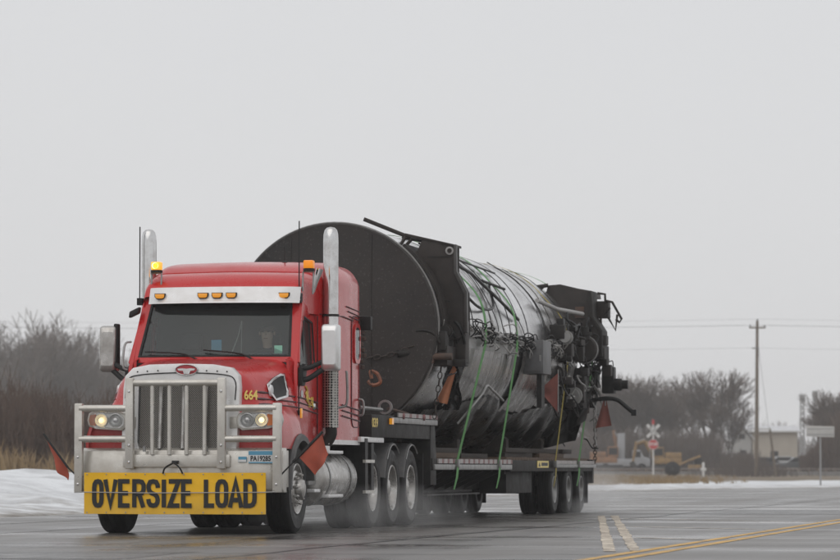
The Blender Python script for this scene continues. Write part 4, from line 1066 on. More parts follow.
# ================================================================== VESSEL ON THE TRAILER
tank = thing('process_vessel', 'huge dark steel cylindrical vessel tangled with hoses, lashed on the lowboy trailer', 'vessel', (0, 14.5, 1.28))
def tp(th, y, r=0): a = math.radians(th); return Vector(((TR+r)*math.cos(a), y, TZ + (TR+r)*math.sin(a)))
shellm = mat('wet_steel_shell', (.72, .72, .73), .22, .92, dirt=((.28, .265, .255), .8, 1.6), bump=(2.2, .12), rnoise=.12, scale_vec=(1, .5, 1))
headm = mat('dull_steel_head', (.020, .020, .0205), .5, .0, spec=.35, dirt=((.052, .043, .037), .75, .8), bump=(14, .12), rnoise=.15)
_n, _l = headm.node_tree.nodes, headm.node_tree.links                    # fine salt specks over the plate
_t = _n.new('ShaderNodeTexCoord'); _v = _n.new('ShaderNodeTexNoise'); _v.inputs['Scale'].default_value = 30; _v.inputs['Detail'].default_value = 3
_m = _n.new('ShaderNodeMapRange'); _m.inputs['From Min'].default_value = .60; _m.inputs['From Max'].default_value = .74; _m.inputs['To Max'].default_value = .35
_x = _n.new('ShaderNodeMix'); _x.data_type = 'RGBA'; _x.inputs['B'].default_value = (.16, .15, .145, 1)
_b = _n['Principled BSDF']; _src = _b.inputs['Base Color'].links[0].from_socket
_l.new(_t.outputs['Object'], _v.inputs['Vector']); _l.new(_v.outputs['Fac'], _m.inputs['Value']); _l.new(_m.outputs['Result'], _x.inputs['Factor']); _l.new(_src, _x.inputs['A']); _l.new(_x.outputs['Result'], _b.inputs['Base Color'])
plate_m = mat('dark_plate_steel', (.018, .0165, .016), .6, .0, spec=.3, dirt=((.060, .048, .042), .7, 2.2), bump=(8, .12))
flange_m = mat('scuffed_flange_steel', (.075, .072, .07), .5, .3, dirt=((.03, .027, .025), .8, 6))
sheet_m = mat('grey_sheet_metal', (.36, .35, .34), .27, .8, dirt=((.17, .16, .15), .7, 2.2), bump=(3, .12), rnoise=.10, scale_vec=(1, 1.3, .7))
mk('shell', MB().lathe([(TR, TY0+.03), (TR, 9.0), (TR, 12), (TR, 15), (TR, 18), (TR-.05, 20.6), (TR-.18, 21.4), (TR-.5, 21.9), (.001, 22.0)], c=(0,0,TZ), axis='y', n=96), shellm, tank, smooth=40)
mk('front_head', MB().lathe([(TR+.012, TY0+.06), (TR+.012, TY0+.012), (TR-.01, TY0-.004), (TR-.05, TY0), (1.0, TY0-.03), (.4, TY0-.05), (.001, TY0-.055)], c=(0,0,TZ), axis='y', n=96), headm, tank, smooth=40)
def head_y(r): return TY0 - .03*max(0, min(1, (TR-.05-r)/.435)) - .02*max(0, min(1, (1.0-r)/.6)) - .005
for xw in (-.62, .55):
    zz = math.sqrt((TR-.06)**2 - xw*xw)
    mk('weld_seam', MB().tube([(xw, head_y(math.hypot(xw, q)), TZ + q) for q in [lerp(-zz, zz, i/30) for i in range(31)]], .009, 5), headm, tank, smooth=60)
mk('edge_ring', MB().lathe([(TR+.013, TY0+.05), (TR+.028, TY0+.05), (TR+.028, TY0+.10), (TR+.013, TY0+.10)], c=(0,0,TZ), axis='y', n=96), steel, tank, smooth=40)
for y in (10.15, 11.7, 13.4, 15.1, 16.9, 18.6):
    mk('band', MB().lathe([(TR+.001, y-.02), (TR+.006, y-.02), (TR+.006, y+.02), (TR+.001, y+.02)], c=(0,0,TZ), axis='y', n=72, a0=math.radians(-80), a1=math.radians(260)), frame_m if random.random() < .6 else hose_m, tank, smooth=40)

# big lug plates fore and aft
def lug(y, pts, d, flip=0):
    o = mk('lug_plate', MB().prism(pts, 'y', y, y+d), plate_m, tank, bevel=.008); return o
P1 = [(1.15,4.075),(1.60,3.96),(1.60,3.60),(1.75,3.30),(1.76,2.70),(1.66,2.62),(1.30,2.62),(1.36,3.0),(1.20,3.55),(.95,3.80),(1.07,3.90)]
lp = lug(7.95, P1, .05)
mk('lug_flange', MB().prism([(1.60,3.98),(1.635,3.98),(1.64,3.60),(1.79,3.30),(1.795,2.72),(1.757,2.72),(1.747,3.28),(1.60,3.58)], 'y', 7.93, 8.06), flange_m, lp, bevel=.006)
mk('lug_top_flange', MB().prism([(.89,4.15),(1.635,3.975),(1.635,3.94),(.89,4.11)], 'y', 7.94, 8.36), plate_m, lp, bevel=.006)
mk('lug_back', MB().prism(P1, 'y', 8.34, 8.38), plate_m, lp)
mk('lug_eye', MB().lathe([(.06,-.01),(.035,-.012),(.035,.0)], c=(1.54, 7.94, 3.89), axis='y', n=14), steel, lp)
mk('lug_weld', MB().box(1.22, 1.56, 7.94, 7.95, 3.80, 3.815).box(1.15, 1.28, 7.94, 7.95, 3.62, 3.635).tube([(1.3, 7.945, 3.2), (1.55, 7.945, 3.17)], .008, 5), frame_m, lp)
mk('lug_frame', MB().tube([(.90, 7.95, 4.10), (.76, 7.95, 3.88), (.98, 7.95, 3.74)], .028, 8).tube([(.98, 7.97, 4.06), (.86, 7.97, 3.93)], .025, 8).box(.82, 1.0, 7.93, 7.99, 3.86, 3.92), plate_m, lp)
mk('lug_saddle', MB().lathe([(TR+.005, 7.6), (TR+.05, 7.6), (TR+.05, 9.1), (TR+.005, 9.1)], c=(0,0,TZ), axis='y', n=24, a0=math.radians(-12), a1=math.radians(52)), plate_m, lp, smooth=40)
mk('boom_rod', MB().tube([(.33, 7.75, 4.345), (.96, 8.0, 4.085)], .030, 10), plate_m, tank, smooth=50)
P2 = [(.86,3.72),(.93,3.98),(1.15,4.0),(1.45,3.93),(1.66,3.88),(1.70,3.45),(1.86,3.20),(1.86,2.75),(1.5,2.7),(1.30,2.9),(1.2,3.4)]
lp2 = lug(20.4, P2, .06)
mk('lug_top', MB().prism([(.90,4.0),(1.15,4.02),(1.48,3.94),(1.70,3.90),(1.72,3.80),(1.1,3.78)], 'y', 20.42, 21.5), plate_m, lp2, bevel=.01)
mk('lug_flange', MB().prism([(1.66,3.9),(1.71,3.9),(1.74,3.45),(1.90,3.2),(1.90,2.75),(1.86,2.75),(1.85,3.18),(1.69,3.43)], 'y', 20.36, 21.0), frame_m, lp2, bevel=.006)
mk('lug_patch', MB().box(1.42, 1.58, 20.37, 20.40, 3.42, 3.62), rust, lp2, bevel=.006)
mk('lug_frame', MB().tube([(.30, 20.3, 4.0), (.62, 20.3, 3.95), (.86, 20.35, 3.97), (.55, 20.3, 3.72), (.86, 20.35, 3.72)], .03, 8).tube([(.62, 20.3, 3.95), (.95, 20.35, 4.0)], .035, 8), plate_m, lp2)
fr = mk('rear_frame', MB().box(1.70, 1.93, 20.9, 21.2, 3.44, 3.74), plate_m, tank, bevel=.02)
for (pts) in ([(1.95,20.9,3.75),(2.16,20.9,3.72),(2.42,20.9,3.42),(2.36,20.9,3.36),(2.26,20.9,3.42)], [(2.05,20.9,3.45),(2.25,20.9,3.22),(2.30,20.9,3.50)], [(1.75,20.9,3.88),(1.96,20.9,3.86),(1.97,20.9,3.70)], [(1.9,20.9,3.5),(2.1,20.9,3.62)], [(1.84,20.9,3.45),(1.85,20.9,2.85)]):
    mk('frame_tube', MB().tube([(1.74+(a-1.75)*.64, b_, c) for a, b_, c in pts], .022, 8), plate_m, fr, smooth=40)

# front support bracket, sheet panels, tarps
mech = mk('support_bracket', MB().box(1.12, 1.62, 7.35, 8.3, 2.24, 2.52), plate_m, tank, bevel=.02)
mk('bracket_jaw', MB().box(1.15, 1.42, 7.28, 7.5, 2.40, 2.62).box(1.46, 1.60, 7.3, 7.6, 2.45, 2.72), frame_m, mech, bevel=.02)
mk('bracket_pin', MB().tube([(1.05, 7.3, 2.36), (1.70, 7.3, 2.36)], .05, 12).box(1.24, 1.44, 7.26, 7.34, 2.27, 2.40), rust, mech, smooth=50)
mk('bracket_arm', MB().tube(cat_rom([(1.10, 7.3, 2.58), (1.2, 7.25, 2.72), (1.42, 7.25, 2.70), (1.52, 7.3, 2.55)], 5), .022, 8).tube([(.93, 7.2, 2.40), (1.15, 7.3, 2.42)], .05, 8), frame_m, mech, smooth=50)
mk('clamp_plate', MB().box(1.58, 1.76, 8.0, 8.3, 2.28, 2.90), plate_m, mech, bevel=.015)
for i, (z0, z1, x0) in enumerate(((2.90, 2.30, 1.70), (2.80, 2.4, 1.60))):
    mk('bracket_hose', MB().tube(cat_rom([(x0-.3, 8.1, z0), (x0-.05, 7.95, z0-.05), (x0+.04, 8.0, (z0+z1)/2), (x0-.02, 8.2, z1)], 5), .026, 8), hose_m, mech, smooth=60)
# ribbed side sheet
rb = MB(); rows_ = []
for i in range(60):
    y = lerp(9.6, 13.6, i/59); rr = .045 + .006*math.sin(i*1.3) + .014*fbm(i, 1, .3)
    rows_.append([tp(th, y, rr) for th in (-8, -14, -20, -26, -32, -38, -44)])
mk('side_sheet', MB().grid(rows_), sheet_m, tank, smooth=50)
rows_ = []
for i in range(30):
    y = lerp(9.5, 13.9, i/29); rows_.append([tp(th, y, .06 + .02*fbm(i*.6, th*.2, .7)) for th in (2, -2, -5, -8)])
mk('bright_strip', MB().grid(rows_), steel, tank, smooth=30)
rows_ = []
for i in range(50):
    y = lerp(14.3, 19.8, i/49); rr = .05 + .008*math.sin(i*1.1) + .02*fbm(i, 3, .25)
    rows_.append([tp(th, y, rr) for th in (-4, -12, -20, -28, -36, -44)])
mk('side_sheet', MB().grid(rows_), sheet_m, tank, smooth=50)
rows_ = []
for i in range(190):
    y = lerp(8.4, 21.6, i/189)
    t0_ = -40 - 5*math.sin(y*.9) - 4*fbm(y, 2.2, .5)
    rows_.append([tp(t0_ - 2.2*j, y, .05 + .10*smooth01((j-6)/14) + (.02 + .004*j)*(1 + math.sin(y*3.4 - j*.30 + 1.6*fbm(y, j*.08, .45))) + .035*fbm(y*.8, j*.1, 1.0) + .012*math.sin(y*9.5 - j*.6)) for j in range(26)])
mk('tarp', MB().grid(rows_), tarp, tank, smooth=70)
rows_ = []
for i in range(14):
    z = lerp(2.35, 1.62, i/13); rows_.append([(lerp(1.42, 1.66, j/6) + .03*math.sin(i*.8+j), 8.15 + .06*math.sin(j*2+i*.5), z) for j in range(7)])
mk('hanging_tarp', MB().grid(rows_), tarp, tank, smooth=60)
cab_ = mk('junction_cabinet', MB().box(1.44, 1.80, 14.6, 15.4, 2.30, 2.84), mat('cabinet_grey', (.13,.132,.138), .5, dirt=((.07,.066,.062), .8, 4)), tank, bevel=.015)
mk('cabinet_leg', MB().box(1.66, 1.74, 14.8, 15.1, 1.76, 2.30), frame_m, cab_)
mk('cabinet_door', MB().box(1.47, 1.77, 14.585, 14.60, 2.34, 2.80), MATS['cabinet_grey'], cab_, bevel=.008)
mk('cabinet_latch', MB().box(1.74, 1.77, 14.57, 14.59, 2.5, 2.6), steel, cab_)

# pipes, hoses and cable bundles over the side
rnd = random.Random(11)
mk('pipe', MB().tube([tp(42, 8.4, .20), tp(34, 10.5, .18), tp(22, 12.6, .10), tp(14, 14.0, .06)], .025, 8), hose_m, tank, smooth=50)
mk('pipe', MB().tube([tp(52, 8.5, .12), tp(50, 10.0, .10), tp(50, 12.0, .06), tp(48, 14.5, .05)], .016, 8), hose_m, tank, smooth=50)
mk('pipe', MB().tube([tp(33, 11.6, .12), tp(32, 13.6, .10)], .022, 8), frame_m, tank, smooth=50)
mk('pipe', MB().tube([tp(30, 16.6, .10), tp(26, 18.2, .14), tp(24, 20.1, .26)], .038, 8), cable_g, tank, smooth=50)
mk('hose', MB().tube(cat_rom([tp(40, 9.2, .05), tp(20, 9.6, .10), tp(15, 10.6, .09), tp(18, 11.8, .08), tp(30, 12.2, .08), tp(36, 12.8, .06)], 6), .022, 8), hose_m, tank, smooth=60)
mk('hose', MB().tube(cat_rom([tp(62, 8.6, .06), tp(50, 8.9, .2), tp(38, 8.8, .22), tp(34, 8.6, .16)], 6), .032, 8), hose_m, tank, smooth=60)
for i in range(22):                          # loom along the side at mid height
    y0 = rnd.uniform(9.2, 14.5); L = rnd.uniform(1.6, 5.0); th0 = rnd.uniform(-2, 3)
    pts = []
    k = int(L*1.6)+3
    for j in range(k+1): pts.append(tp(th0 + rnd.uniform(-1.3, 1.3), y0 + L*j/k, .06 + rnd.uniform(0, .07)))
    mk('cable', MB().tube(cat_rom(pts, 5), rnd.uniform(.008, .016), 6), rnd.choice([hose_m, cable_g, cable_g, steel]), tank, smooth=60)
for i in range(40):                          # loops that stand off the loom
    y0 = rnd.uniform(9.4, 18.5); th0 = rnd.uniform(-5, 4); r = rnd.uniform(.05, .15)
    c = tp(th0, y0, .12)
    pts = [c + Vector((rnd.uniform(-.03,.06) + .05*math.sin(a*2), r*1.5*math.cos(a), r*math.sin(a)*rnd.uniform(.8,1.1))) for a in [2*PI*j/9*rnd.uniform(.9,1.05) for j in range(10)]]
    mk('cable_loop', MB().tube(cat_rom(pts, 4), rnd.uniform(.007, .012), 5), rnd.choice([hose_m, hose_m, cable_g]), tank, smooth=60)
for i in range(7):                          # lines that run over the shoulder of the shell
    y0 = rnd.uniform(10, 19.5); pts = []; t0 = rnd.uniform(40, 80); t1 = rnd.uniform(-40, 5)
    for j in range(6): pts.append(tp(lerp(t0, t1, j/5), y0 + j*rnd.uniform(.05, .25), .02 + .03*rnd.random()))
    mk('line', MB().tube(cat_rom(pts, 4), rnd.uniform(.006, .010), 5), rnd.choice([hose_m, frame_m, cable_g]), tank, smooth=60)
for i in range(0):                          # coiled leads on the shoulder
    c = tp(rnd.uniform(18, 30), rnd.uniform(14.2, 16.8), .08); r = rnd.uniform(.12, .22)
    pts = [c + Vector((.05*math.cos(a), r*1.6*math.cos(a+i), r*math.sin(a))) for a in [2*PI*j/8 for j in range(9)]]
    mk('lead_coil', MB().tube(cat_rom(pts, 4), .011, 5), hose_m, tank, smooth=60)
# machinery towards the rear
for i in range(95):
    y0 = rnd.uniform(17.2, 22.2); th0 = rnd.uniform(-32, 16); p = tp(th0, y0, rnd.uniform(.02, .26))
    a, b_, c = rnd.uniform(.03, .12), rnd.uniform(.06, .22), rnd.uniform(.04, .16)
    t_ = rnd.random()
    if t_ < .45: m_b = MB().box(p.x-a, p.x+a, p.y-b_, p.y+b_, p.z-c, p.z+c); mk('valve_block', m_b, rnd.choice([plate_m, frame_m, plate_m, black]), tank, bevel=.015)
    elif t_ < .75: mk('fitting', MB().lathe([(.001,-.1),(a,-.1),(a,-.02),(a*1.35,-.02),(a*1.35,.03),(a*.8,.03),(a*.8,.12),(.001,.12)], c=p, axis=rnd.choice('xyz'), n=14), rnd.choice([plate_m, frame_m, steel]), tank, smooth=40)
    else: mk('pipe', MB().tube(cat_rom([p, p+Vector((rnd.uniform(0,.15), rnd.uniform(.1,.5), rnd.uniform(-.3,.3))), p+Vector((rnd.uniform(-.1,.1), rnd.uniform(.4,.9), rnd.uniform(-.7,.4)))], 5), rnd.uniform(.010,.024), 8), rnd.choice([hose_m, hose_m, frame_m]), tank, smooth=60)
for i in range(26):
    p = tp(rnd.uniform(-25, 20), rnd.uniform(17, 21.8), .2); pts = [p]
    for j in range(4): p = p + Vector((rnd.uniform(-.12,.12), rnd.uniform(-.3,.5), rnd.uniform(-.28,.12))); pts.append(p)
    mk('hose', MB().tube(cat_rom(pts, 5), rnd.uniform(.009, .018), 6), rnd.choice([hose_m, hose_m, hose_m, cable_g]), tank, smooth=60)
mk('drum', MB().lathe([(.001,-.16),(.21,-.16),(.235,-.13),(.235,.10),(.215,.13),(.001,.13)], c=(1.62, 20.2, 2.86), axis='y', n=24), plate_m, tank, smooth=40)
mk('drum_ring', MB().lathe([(.236,-.12),(.25,-.12),(.25,-.08),(.236,-.08)], c=(1.62, 20.2, 2.86), axis='y', n=24), steel, tank, smooth=40)
mk('actuator', MB().box(1.72, 1.94, 21.5, 21.8, 2.12, 2.60), black, tank, bevel=.03)
mk('actuator_cap', MB().lathe([(.001,-.02),(.10,-.02),(.11,.0),(.11,.14),(.08,.16),(.08,.26),(.001,.26)], c=(1.92, 21.6, 2.28), axis='x', n=16), black, tank, smooth=40)
mk('bracket_leg', MB().box(1.78, 1.90, 20.9, 21.2, 2.6, 2.95).box(1.8, 1.96, 21.0, 21.2, 2.42, 2.62), plate_m, tank, bevel=.015)
mk('junction_box', MB().box(1.80, 1.95, 20.5, 20.8, 2.95, 3.12).box(1.78, 1.92, 20.5, 20.8, 2.70, 2.90), plate_m, tank, bevel=.015)
mk('rear_hose', MB().tube(cat_rom([(1.55, 21.4, 2.0), (1.82, 21.4, 2.03), (2.02, 21.4, 2.0), (2.2, 21.4, 1.86), (2.30, 21.4, 1.78)], 6), .04, 10).box(2.27, 2.36, 21.35, 21.45, 1.72, 1.83), hose_m, tank, smooth=50)
for sd, cs in ((3, [(.95, 21.2, 2.2), (1.60, 21.2, 2.15), (1.28, 21.3, 1.28), (.7, 21.3, 1.15)]), (6, [(1.25, 20.9, 2.1), (1.66, 20.9, 2.2), (1.50, 21.0, 1.62), (1.05, 21.0, 1.40)]), (8, [(1.1, 21.7, 2.1), (1.5, 21.7, 2.0), (1.1, 21.8, 1.45), (.85, 21.8, 1.35)])):
    mk('rear_tarp', cloth(cs, tarp, n=(16, 16), amp=.13, seed=sd), tarp, tank, smooth=60)
for i in range(46):                          # fittings crowding the rear end and the front bracket
    if i < 26: p = Vector((rnd.uniform(1.15, 1.72), rnd.uniform(20.8, 21.9), rnd.uniform(1.3, 3.0)))
    else: p = Vector((rnd.uniform(1.20, 1.72), rnd.uniform(7.45, 8.5), rnd.uniform(2.15, 2.95)))
    a, b_, c = rnd.uniform(.03, .10), rnd.uniform(.05, .14), rnd.uniform(.03, .11); q = rnd.random()
    if q < .35: mk('clamp_block', MB().box(p.x-a, p.x+a, p.y-b_, p.y+b_, p.z-c, p.z+c), rnd.choice([plate_m, frame_m, rust, sheet_m]), tank, bevel=.012)
    elif q < .6: mk('fitting', MB().lathe([(.001,-.08),(a,-.08),(a,-.02),(a*1.3,-.02),(a*1.3,.02),(a*.7,.02),(a*.7,.1),(.001,.1)], c=p, axis=rnd.choice('xyz'), n=14), rnd.choice([plate_m, steel, frame_m]), tank, smooth=40)
    else:
        pts = [p]
        for j in range(3): p = p + Vector((rnd.uniform(-.12,.14), rnd.uniform(-.2,.2), rnd.uniform(-.25,.10))); pts.append(p)
        mk('hose', MB().tube(cat_rom(pts, 5), rnd.uniform(.008, .014), 6), rnd.choice([hose_m, hose_m, cable_g]), tank, smooth=60)
orange_x = mat('orange_paint_mark', (.42, .13, .05), .6, dirt=((.10, .06, .05), 1.0, 9))
mk('paint_mark', MB().tube(cat_rom([(.56, 7.232, 2.05), (0.54, 7.232, 2.16), (0.64, 7.232, 2.12), (0.68, 7.232, 2.0), (0.58, 7.232, 1.96), (0.50, 7.232, 2.02)], 5), .03, 6), orange_x, tank)
chm = mat('chain_steel', (.10, .085, .075), .5, .6, dirt=((.05,.04,.035), .7, 20))
def chain(a, c, label, sag=0.0, r=.028, frame=MT):
    a, c = Vector(a), Vector(c); L = (c-a).length; n_ = int(L/(r*3.2)); mb = MB()
    for i in range(n_+1):
        t_ = i/n_; p = a.lerp(c, t_) - Vector((0, 0, sag*4*t_*(1-t_)))
        d = (c-a).normalized(); s1 = d.cross(Vector((0,1,.2))).normalized() if abs(d.y) < .9 else Vector((1,0,0)); s2 = d.cross(s1)
        s_ = s1 if i % 2 else s2
        loop_ = [p + d*r*1.9*math.cos(q) + s_*r*1.1*math.sin(q) for q in [2*PI*j/8 for j in range(9)]]
        mb.tube(loop_, r*.30, 5, cap=False)
    mk('chain', mb, chm, org=a, label=label, cat='chain', smooth=60, group='load binding chains')
chain((.55, 7.16, 2.35), (1.22, 7.26, 2.56), 'slack chain across the dark front face of the vessel', sag=.05)
chain((1.45, 7.75, 2.20), (1.34, 7.85, 1.54), 'taut chain from the front bracket down to the gooseneck step beside an orange flag')
chain((1.50, 22.2, 2.1), (1.36, 23.1, .92), 'chain hanging at the rear of the load beside the mud flap', sag=.1)
# binder lying on the gooseneck
bd = thing('load_binder', 'pale ratchet load binder lying on top of the gooseneck beam', 'binder', (1.1, 5.5, 1.50))
mk('barrel', MB().tube([(.95, 4.6, 1.60), (1.10, 5.3, 1.58)], .028, 8), steel, bd)
mk('ratchet_ring', MB().lathe([(.07,-.02),(.10,-.02),(.10,.02),(.07,.02),(.07,-.02)], c=(1.12, 5.45, 1.62), axis='y', n=16), steel, bd, smooth=50)
mk('handle', MB().tube([(1.14, 5.55, 1.60), (1.20, 6.6, 1.545)], .022, 8), rust, bd)

# flags on the load
def load_flag(label, staff, corners, m, org):
    f = thing('load_flag', label, 'flag', org, group='flags on the load')
    mk('staff', MB().tube(staff, .010, 6), steel, f); mk('flag_cloth', cloth(corners, m, amp=.025, seed=org[1]), m, f, smooth=60)
load_flag('long orange flag hanging below the front bracket of the vessel', [(1.62, 7.95, 2.26), (1.58, 7.95, 2.18)], [(1.60, 7.92, 2.26), (1.64, 7.95, 2.20), (1.50, 7.97, 1.70), (1.36, 7.92, 1.74)], flag_o, (1.6, 7.95, 2.2))
load_flag('triangular faded red flag below the grey junction cabinet', [(1.72, 16.6, 2.42), (1.72, 16.6, 1.72)], [(1.72, 16.58, 2.36), (1.72, 16.62, 1.70), (1.50, 16.5, 1.98), (1.40, 16.5, 2.06)], flag_d, (1.72, 16.6, 1.7))
load_flag('faded red flag hanging from the rearmost hose of the load', [(1.80, 21.42, 2.04), (1.80, 21.42, 1.9)], [(1.77, 21.43, 2.02), (1.82, 21.43, 2.0), (1.90, 21.5, 1.55), (1.62, 21.4, 1.50)], flag_d, (1.80, 21.42, 1.9))

# ratchet straps over the vessel
def strap(name, label, yt, yb, m, w=.085, th1=-4, mid=None, group='ratchet straps over the vessel', zb=.86):
    path = []
    a0 = 180 - th1
    path.append(Vector((-1.33, yb, zb)))
    for i in range(41):
        th = lerp(a0, th1, i/40); k = smooth01((90-th)/(90-th1)) if th < 90 else smooth01((th-90)/(a0-90))
        path.append(tp(th, lerp(yt-.0, yt, k), lerp(.03, .15, smooth01((40-th)/25)) if th < 40 else .03))
    path.append(Vector((1.33, yb, zb)))
    L = []; mb = MB()
    for i, q in enumerate(path):
        L.append([q + Vector((0, -w/2, 0)), q + Vector((0, w/2, 0)), ])
    mb.grid(L); o = [[(a + Vector((.004 if a.x > 0 else -.004, 0, .003))) for a in r] for r in L]; mb.grid(o)
    mb.grid([[r[0] for r in L], [r[0] for r in o]]); mb.grid([[r[1] for r in L], [r[1] for r in o]])
    ob = mk(name, mb, m, org=(1.33, yb, zb), label=label, cat='strap', group=group, smooth=60)
    mk('ratchet', MB().box(1.31, 1.37, yb-.06, yb+.06, zb-.06, zb+.06), steel, ob, bevel=.01)
    mk('tail', MB().grid([[(1.352, yb-w/2, zb-.04), (1.352, yb+w/2, zb-.04)], [(1.37, yb-w*.7-.15, zb-.2), (1.37, yb+w*.3-.15, zb-.2)], [(1.36, yb-w*.6-.32, zb-.38), (1.36, yb+w*.1-.32, zb-.38)]]), m, ob)
strap('ratchet_strap', 'slanting green ratchet strap beside the grey side sheet near the gooseneck', 10.35, 9.60, green_strap, .17)
strap('ratchet_strap', 'green ratchet strap running upright to the rear end of the low deck tape', 13.1, 13.15, green_strap, .16)
strap('ratchet_strap', 'thin yellow ratchet strap just ahead of the trailer wheels', 18.25, 18.7, yellow_strap, .10)
strap('ratchet_strap', 'bright green ratchet strap behind the round drum at the rear of the load', 21.0, 21.3, green_strap, .16)
mk('bent_conduit', MB().tube(cat_rom([tp(-46, 9.9, .36), tp(-30, 10.2, .34), tp(-25, 10.5, .30), tp(-27, 11.3, .26), tp(-33, 13.0, .22)], 6), .020, 8), steel, tank, smooth=50)

# ================================================================== VEGETATION
bark = mat('grey_bark', (.125, .105, .092), .9, dirt=((.08, .066, .058), .8, 2))
twig = mat('bare_twigs', (.135, .106, .088), .9, dirt=((.09, .07, .06), .6, .6))
brush_m = mat('red_brown_brush', (.090, .060, .047), .9, dirt=((.14, .098, .072), .6, .8))
brush_g = mat('grey_brown_brush', (.085, .066, .056), .9, dirt=((.12, .095, .078), .6, .8))
straw_m = mat('dry_straw', (.30, .215, .115), .9, dirt=((.20, .14, .08), .7, .8))
weed_m = mat('dry_weed', (.20, .14, .08), .9)

def cone(vs, fs, a, c, ra, rc):
    d = (c-a); t = d.normalized(); s1 = t.cross(Vector((.3,.2,.9))); s1 = s1.normalized() if s1.length > 1e-4 else Vector((1,0,0)); s2 = t.cross(s1)
    o = len(vs)
    for q, r in ((a, ra), (c, rc)):
        for j in range(3):
            an = 2*PI*j/3; vs.append(q + (s1*math.cos(an) + s2*math.sin(an))*r)
    fs += [(o, o+1, o+4, o+3), (o+1, o+2, o+5, o+4), (o+2, o, o+3, o+5)]
def tree_meshes(seed, H, spread=.55, multi=1, depth=6):
    R = random.Random(seed); tv, tf, cv, cf = [], [], [], []
    def grow(p, d, L, r, lev):
        k = 3 if lev < 3 else 2
        for i in range(k):
            d2 = (d + Vector((R.uniform(-.18,.18), R.uniform(-.18,.18), R.uniform(-.04,.14)))).normalized()
            q = p + d2*L/k; r2 = r*.86
            if lev < 3: cone(tv, tf, p, q, r, r2)
            else: cone(cv, cf, p, q, max(r, .020), max(r2, .014))
            p, d, r = q, d2, r2
            if lev >= 1 and i < k-1 and lev < depth:
                sd = side(d, R, .9); grow(p, sd, L*R.uniform(.45,.7), r*.55, lev+1)
        if lev >= depth: return
        n_ = 3 if lev < depth-1 else 2
        if lev == 0: n_ = 4
        for _ in range(n_):
            grow(p, side(d, R, spread), L*R.uniform(.62,.84), r*R.uniform(.55,.72), lev+1)
    def side(d, R, s_):
        v = d + Vector((R.uniform(-1,1), R.uniform(-1,1), R.uniform(-.35,.7)))*s_
        v.z = max(v.z, .05); return v.normalized()
    for m in range(multi):
        base = Vector((R.uniform(-.4,.4), R.uniform(-.4,.4), -.1)) if multi > 1 else Vector((0,0,-.1))
        grow(base, Vector((R.uniform(-.2,.2), R.uniform(-.2,.2), 1)).normalized(), H*.27, H*.017, 0)
    hz = max(v.z for v in cv); k = H/hz
    out = []
    for nm, vv, ff, m in (('trunk', tv, tf, bark), ('crown', cv, cf, twig)):
        me = bpy.data.meshes.new(nm); me.from_pydata([v*k for v in vv], [], ff); me.materials.append(m); out.append(me)
    return out
TREES = [tree_meshes(100+i, 10, R_, mu, 5 if mu < 2 else 5) for i, (R_, mu) in enumerate(((.55,1),(.62,2),(.5,1),(.7,2),(.58,1),(.66,3)))]
tr_rnd = random.Random(5)
def xy_ground(X, Y):
    P = MT.inverted() @ Vector((X, Y, 0)); e = edge(P.y) - P.x
    return ground_z(e, P.y, P.x) if e > 0 else 0.0
def tree(X, Y, H, label, group, name='bare_tree', var=None, wide=1.0, pale=None):
    tm, cm = TREES[var if var is not None else tr_rnd.randrange(len(TREES))]
    o = bpy.data.objects.new(name, None); COL.objects.link(o); k = H/10
    o.location = (X, Y, xy_ground(X, Y) - .05); o.rotation_euler = (0, 0, tr_rnd.uniform(0, 6.28)); o.scale = (k*wide, k*wide, k)
    tag(o, label, 'tree', group)
    for nm, me in (('trunk', tm), ('crown', cm)):
        c = bpy.data.objects.new(nm, me); COL.objects.link(c); c.parent = o
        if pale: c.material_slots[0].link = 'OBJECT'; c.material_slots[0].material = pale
    return o
def pxX(px, Y): return (px-420)/3735*Y
# left wood: tall crowns above the brush
hazed_bark = mat('haze_paled_grey_bark', (.18, .157, .142), .9, dirt=((.12, .10, .09), .6, .8))  # grey bark made paler, haze fading of the far wood put into its colour
L1 = 'bare grey tree in the wood above the brown brush beyond the snow bank'
for px, H, Y in ((-95,9,262),(-60,10,250),(-25,9.4,258),(8,10.2,246),(24,10.8,252),(44,9.8,262),(62,8.6,250),(80,8.4,256),(98,8.3,268),(116,8.2,250),(134,8.0,262),(150,7.6,255),(175,8.2,262),(205,7.9,255),(240,8.2,260),(280,8,255)):
    tree(pxX(px, Y*1.72), Y*1.72, H*1.76, L1, 'trees of the left wood', pale=hazed_bark)
for px, H, Y in ((-40,8.5,285),(16,9.5,288),(70,9.0,290),(122,8.9,285),(-80,9,290)):
    tree(pxX(px, Y*1.72), Y*1.72, H*1.72, L1, 'trees of the left wood', wide=1.15, pale=hazed_bark)
# right wood behind the rail crossing
L2 = 'bare tree in the grey wood behind the excavators and the rail crossing'
for px, H, Y in ((560,9.5,410),(585,9.8,405),(600,9.3,400),(612,9.7,415),(624,10.2,404),(636,10.5,398),(648,10.8,412),(660,10.6,400),(672,10.3,408),(684,9.9,398),(694,10.0,414),(540,9,408),(515,9,412),(606,9,440),(630,10.3,445),(655,10.8,440),(680,10.4,442),(590,9.6,438)):
    tree(pxX(px, Y), Y, H, L2, 'trees of the right wood', wide=1.1)
tree(pxX(712, 390), 390, 10.8, 'tallest open-crowned bare tree at the end of the right wood', None, var=1, wide=1.15)
tree(pxX(731, 385), 385, 8.3, 'smaller rounded bare tree beside the white gabled barn', None, var=3, wide=1.1)
L3 = 'bare bushy tree in the dark clump behind the blank road sign'
for px, H, Y in ((832,6.0,345),(840,7.8,352),(856,8,348),(872,8.2,350),(836,7.2,372),(850,8,375)):
    tree(pxX(px, Y), Y, H, L3, 'trees behind the blank road sign', var=tr_rnd.choice((1,3,5)), wide=1.2)

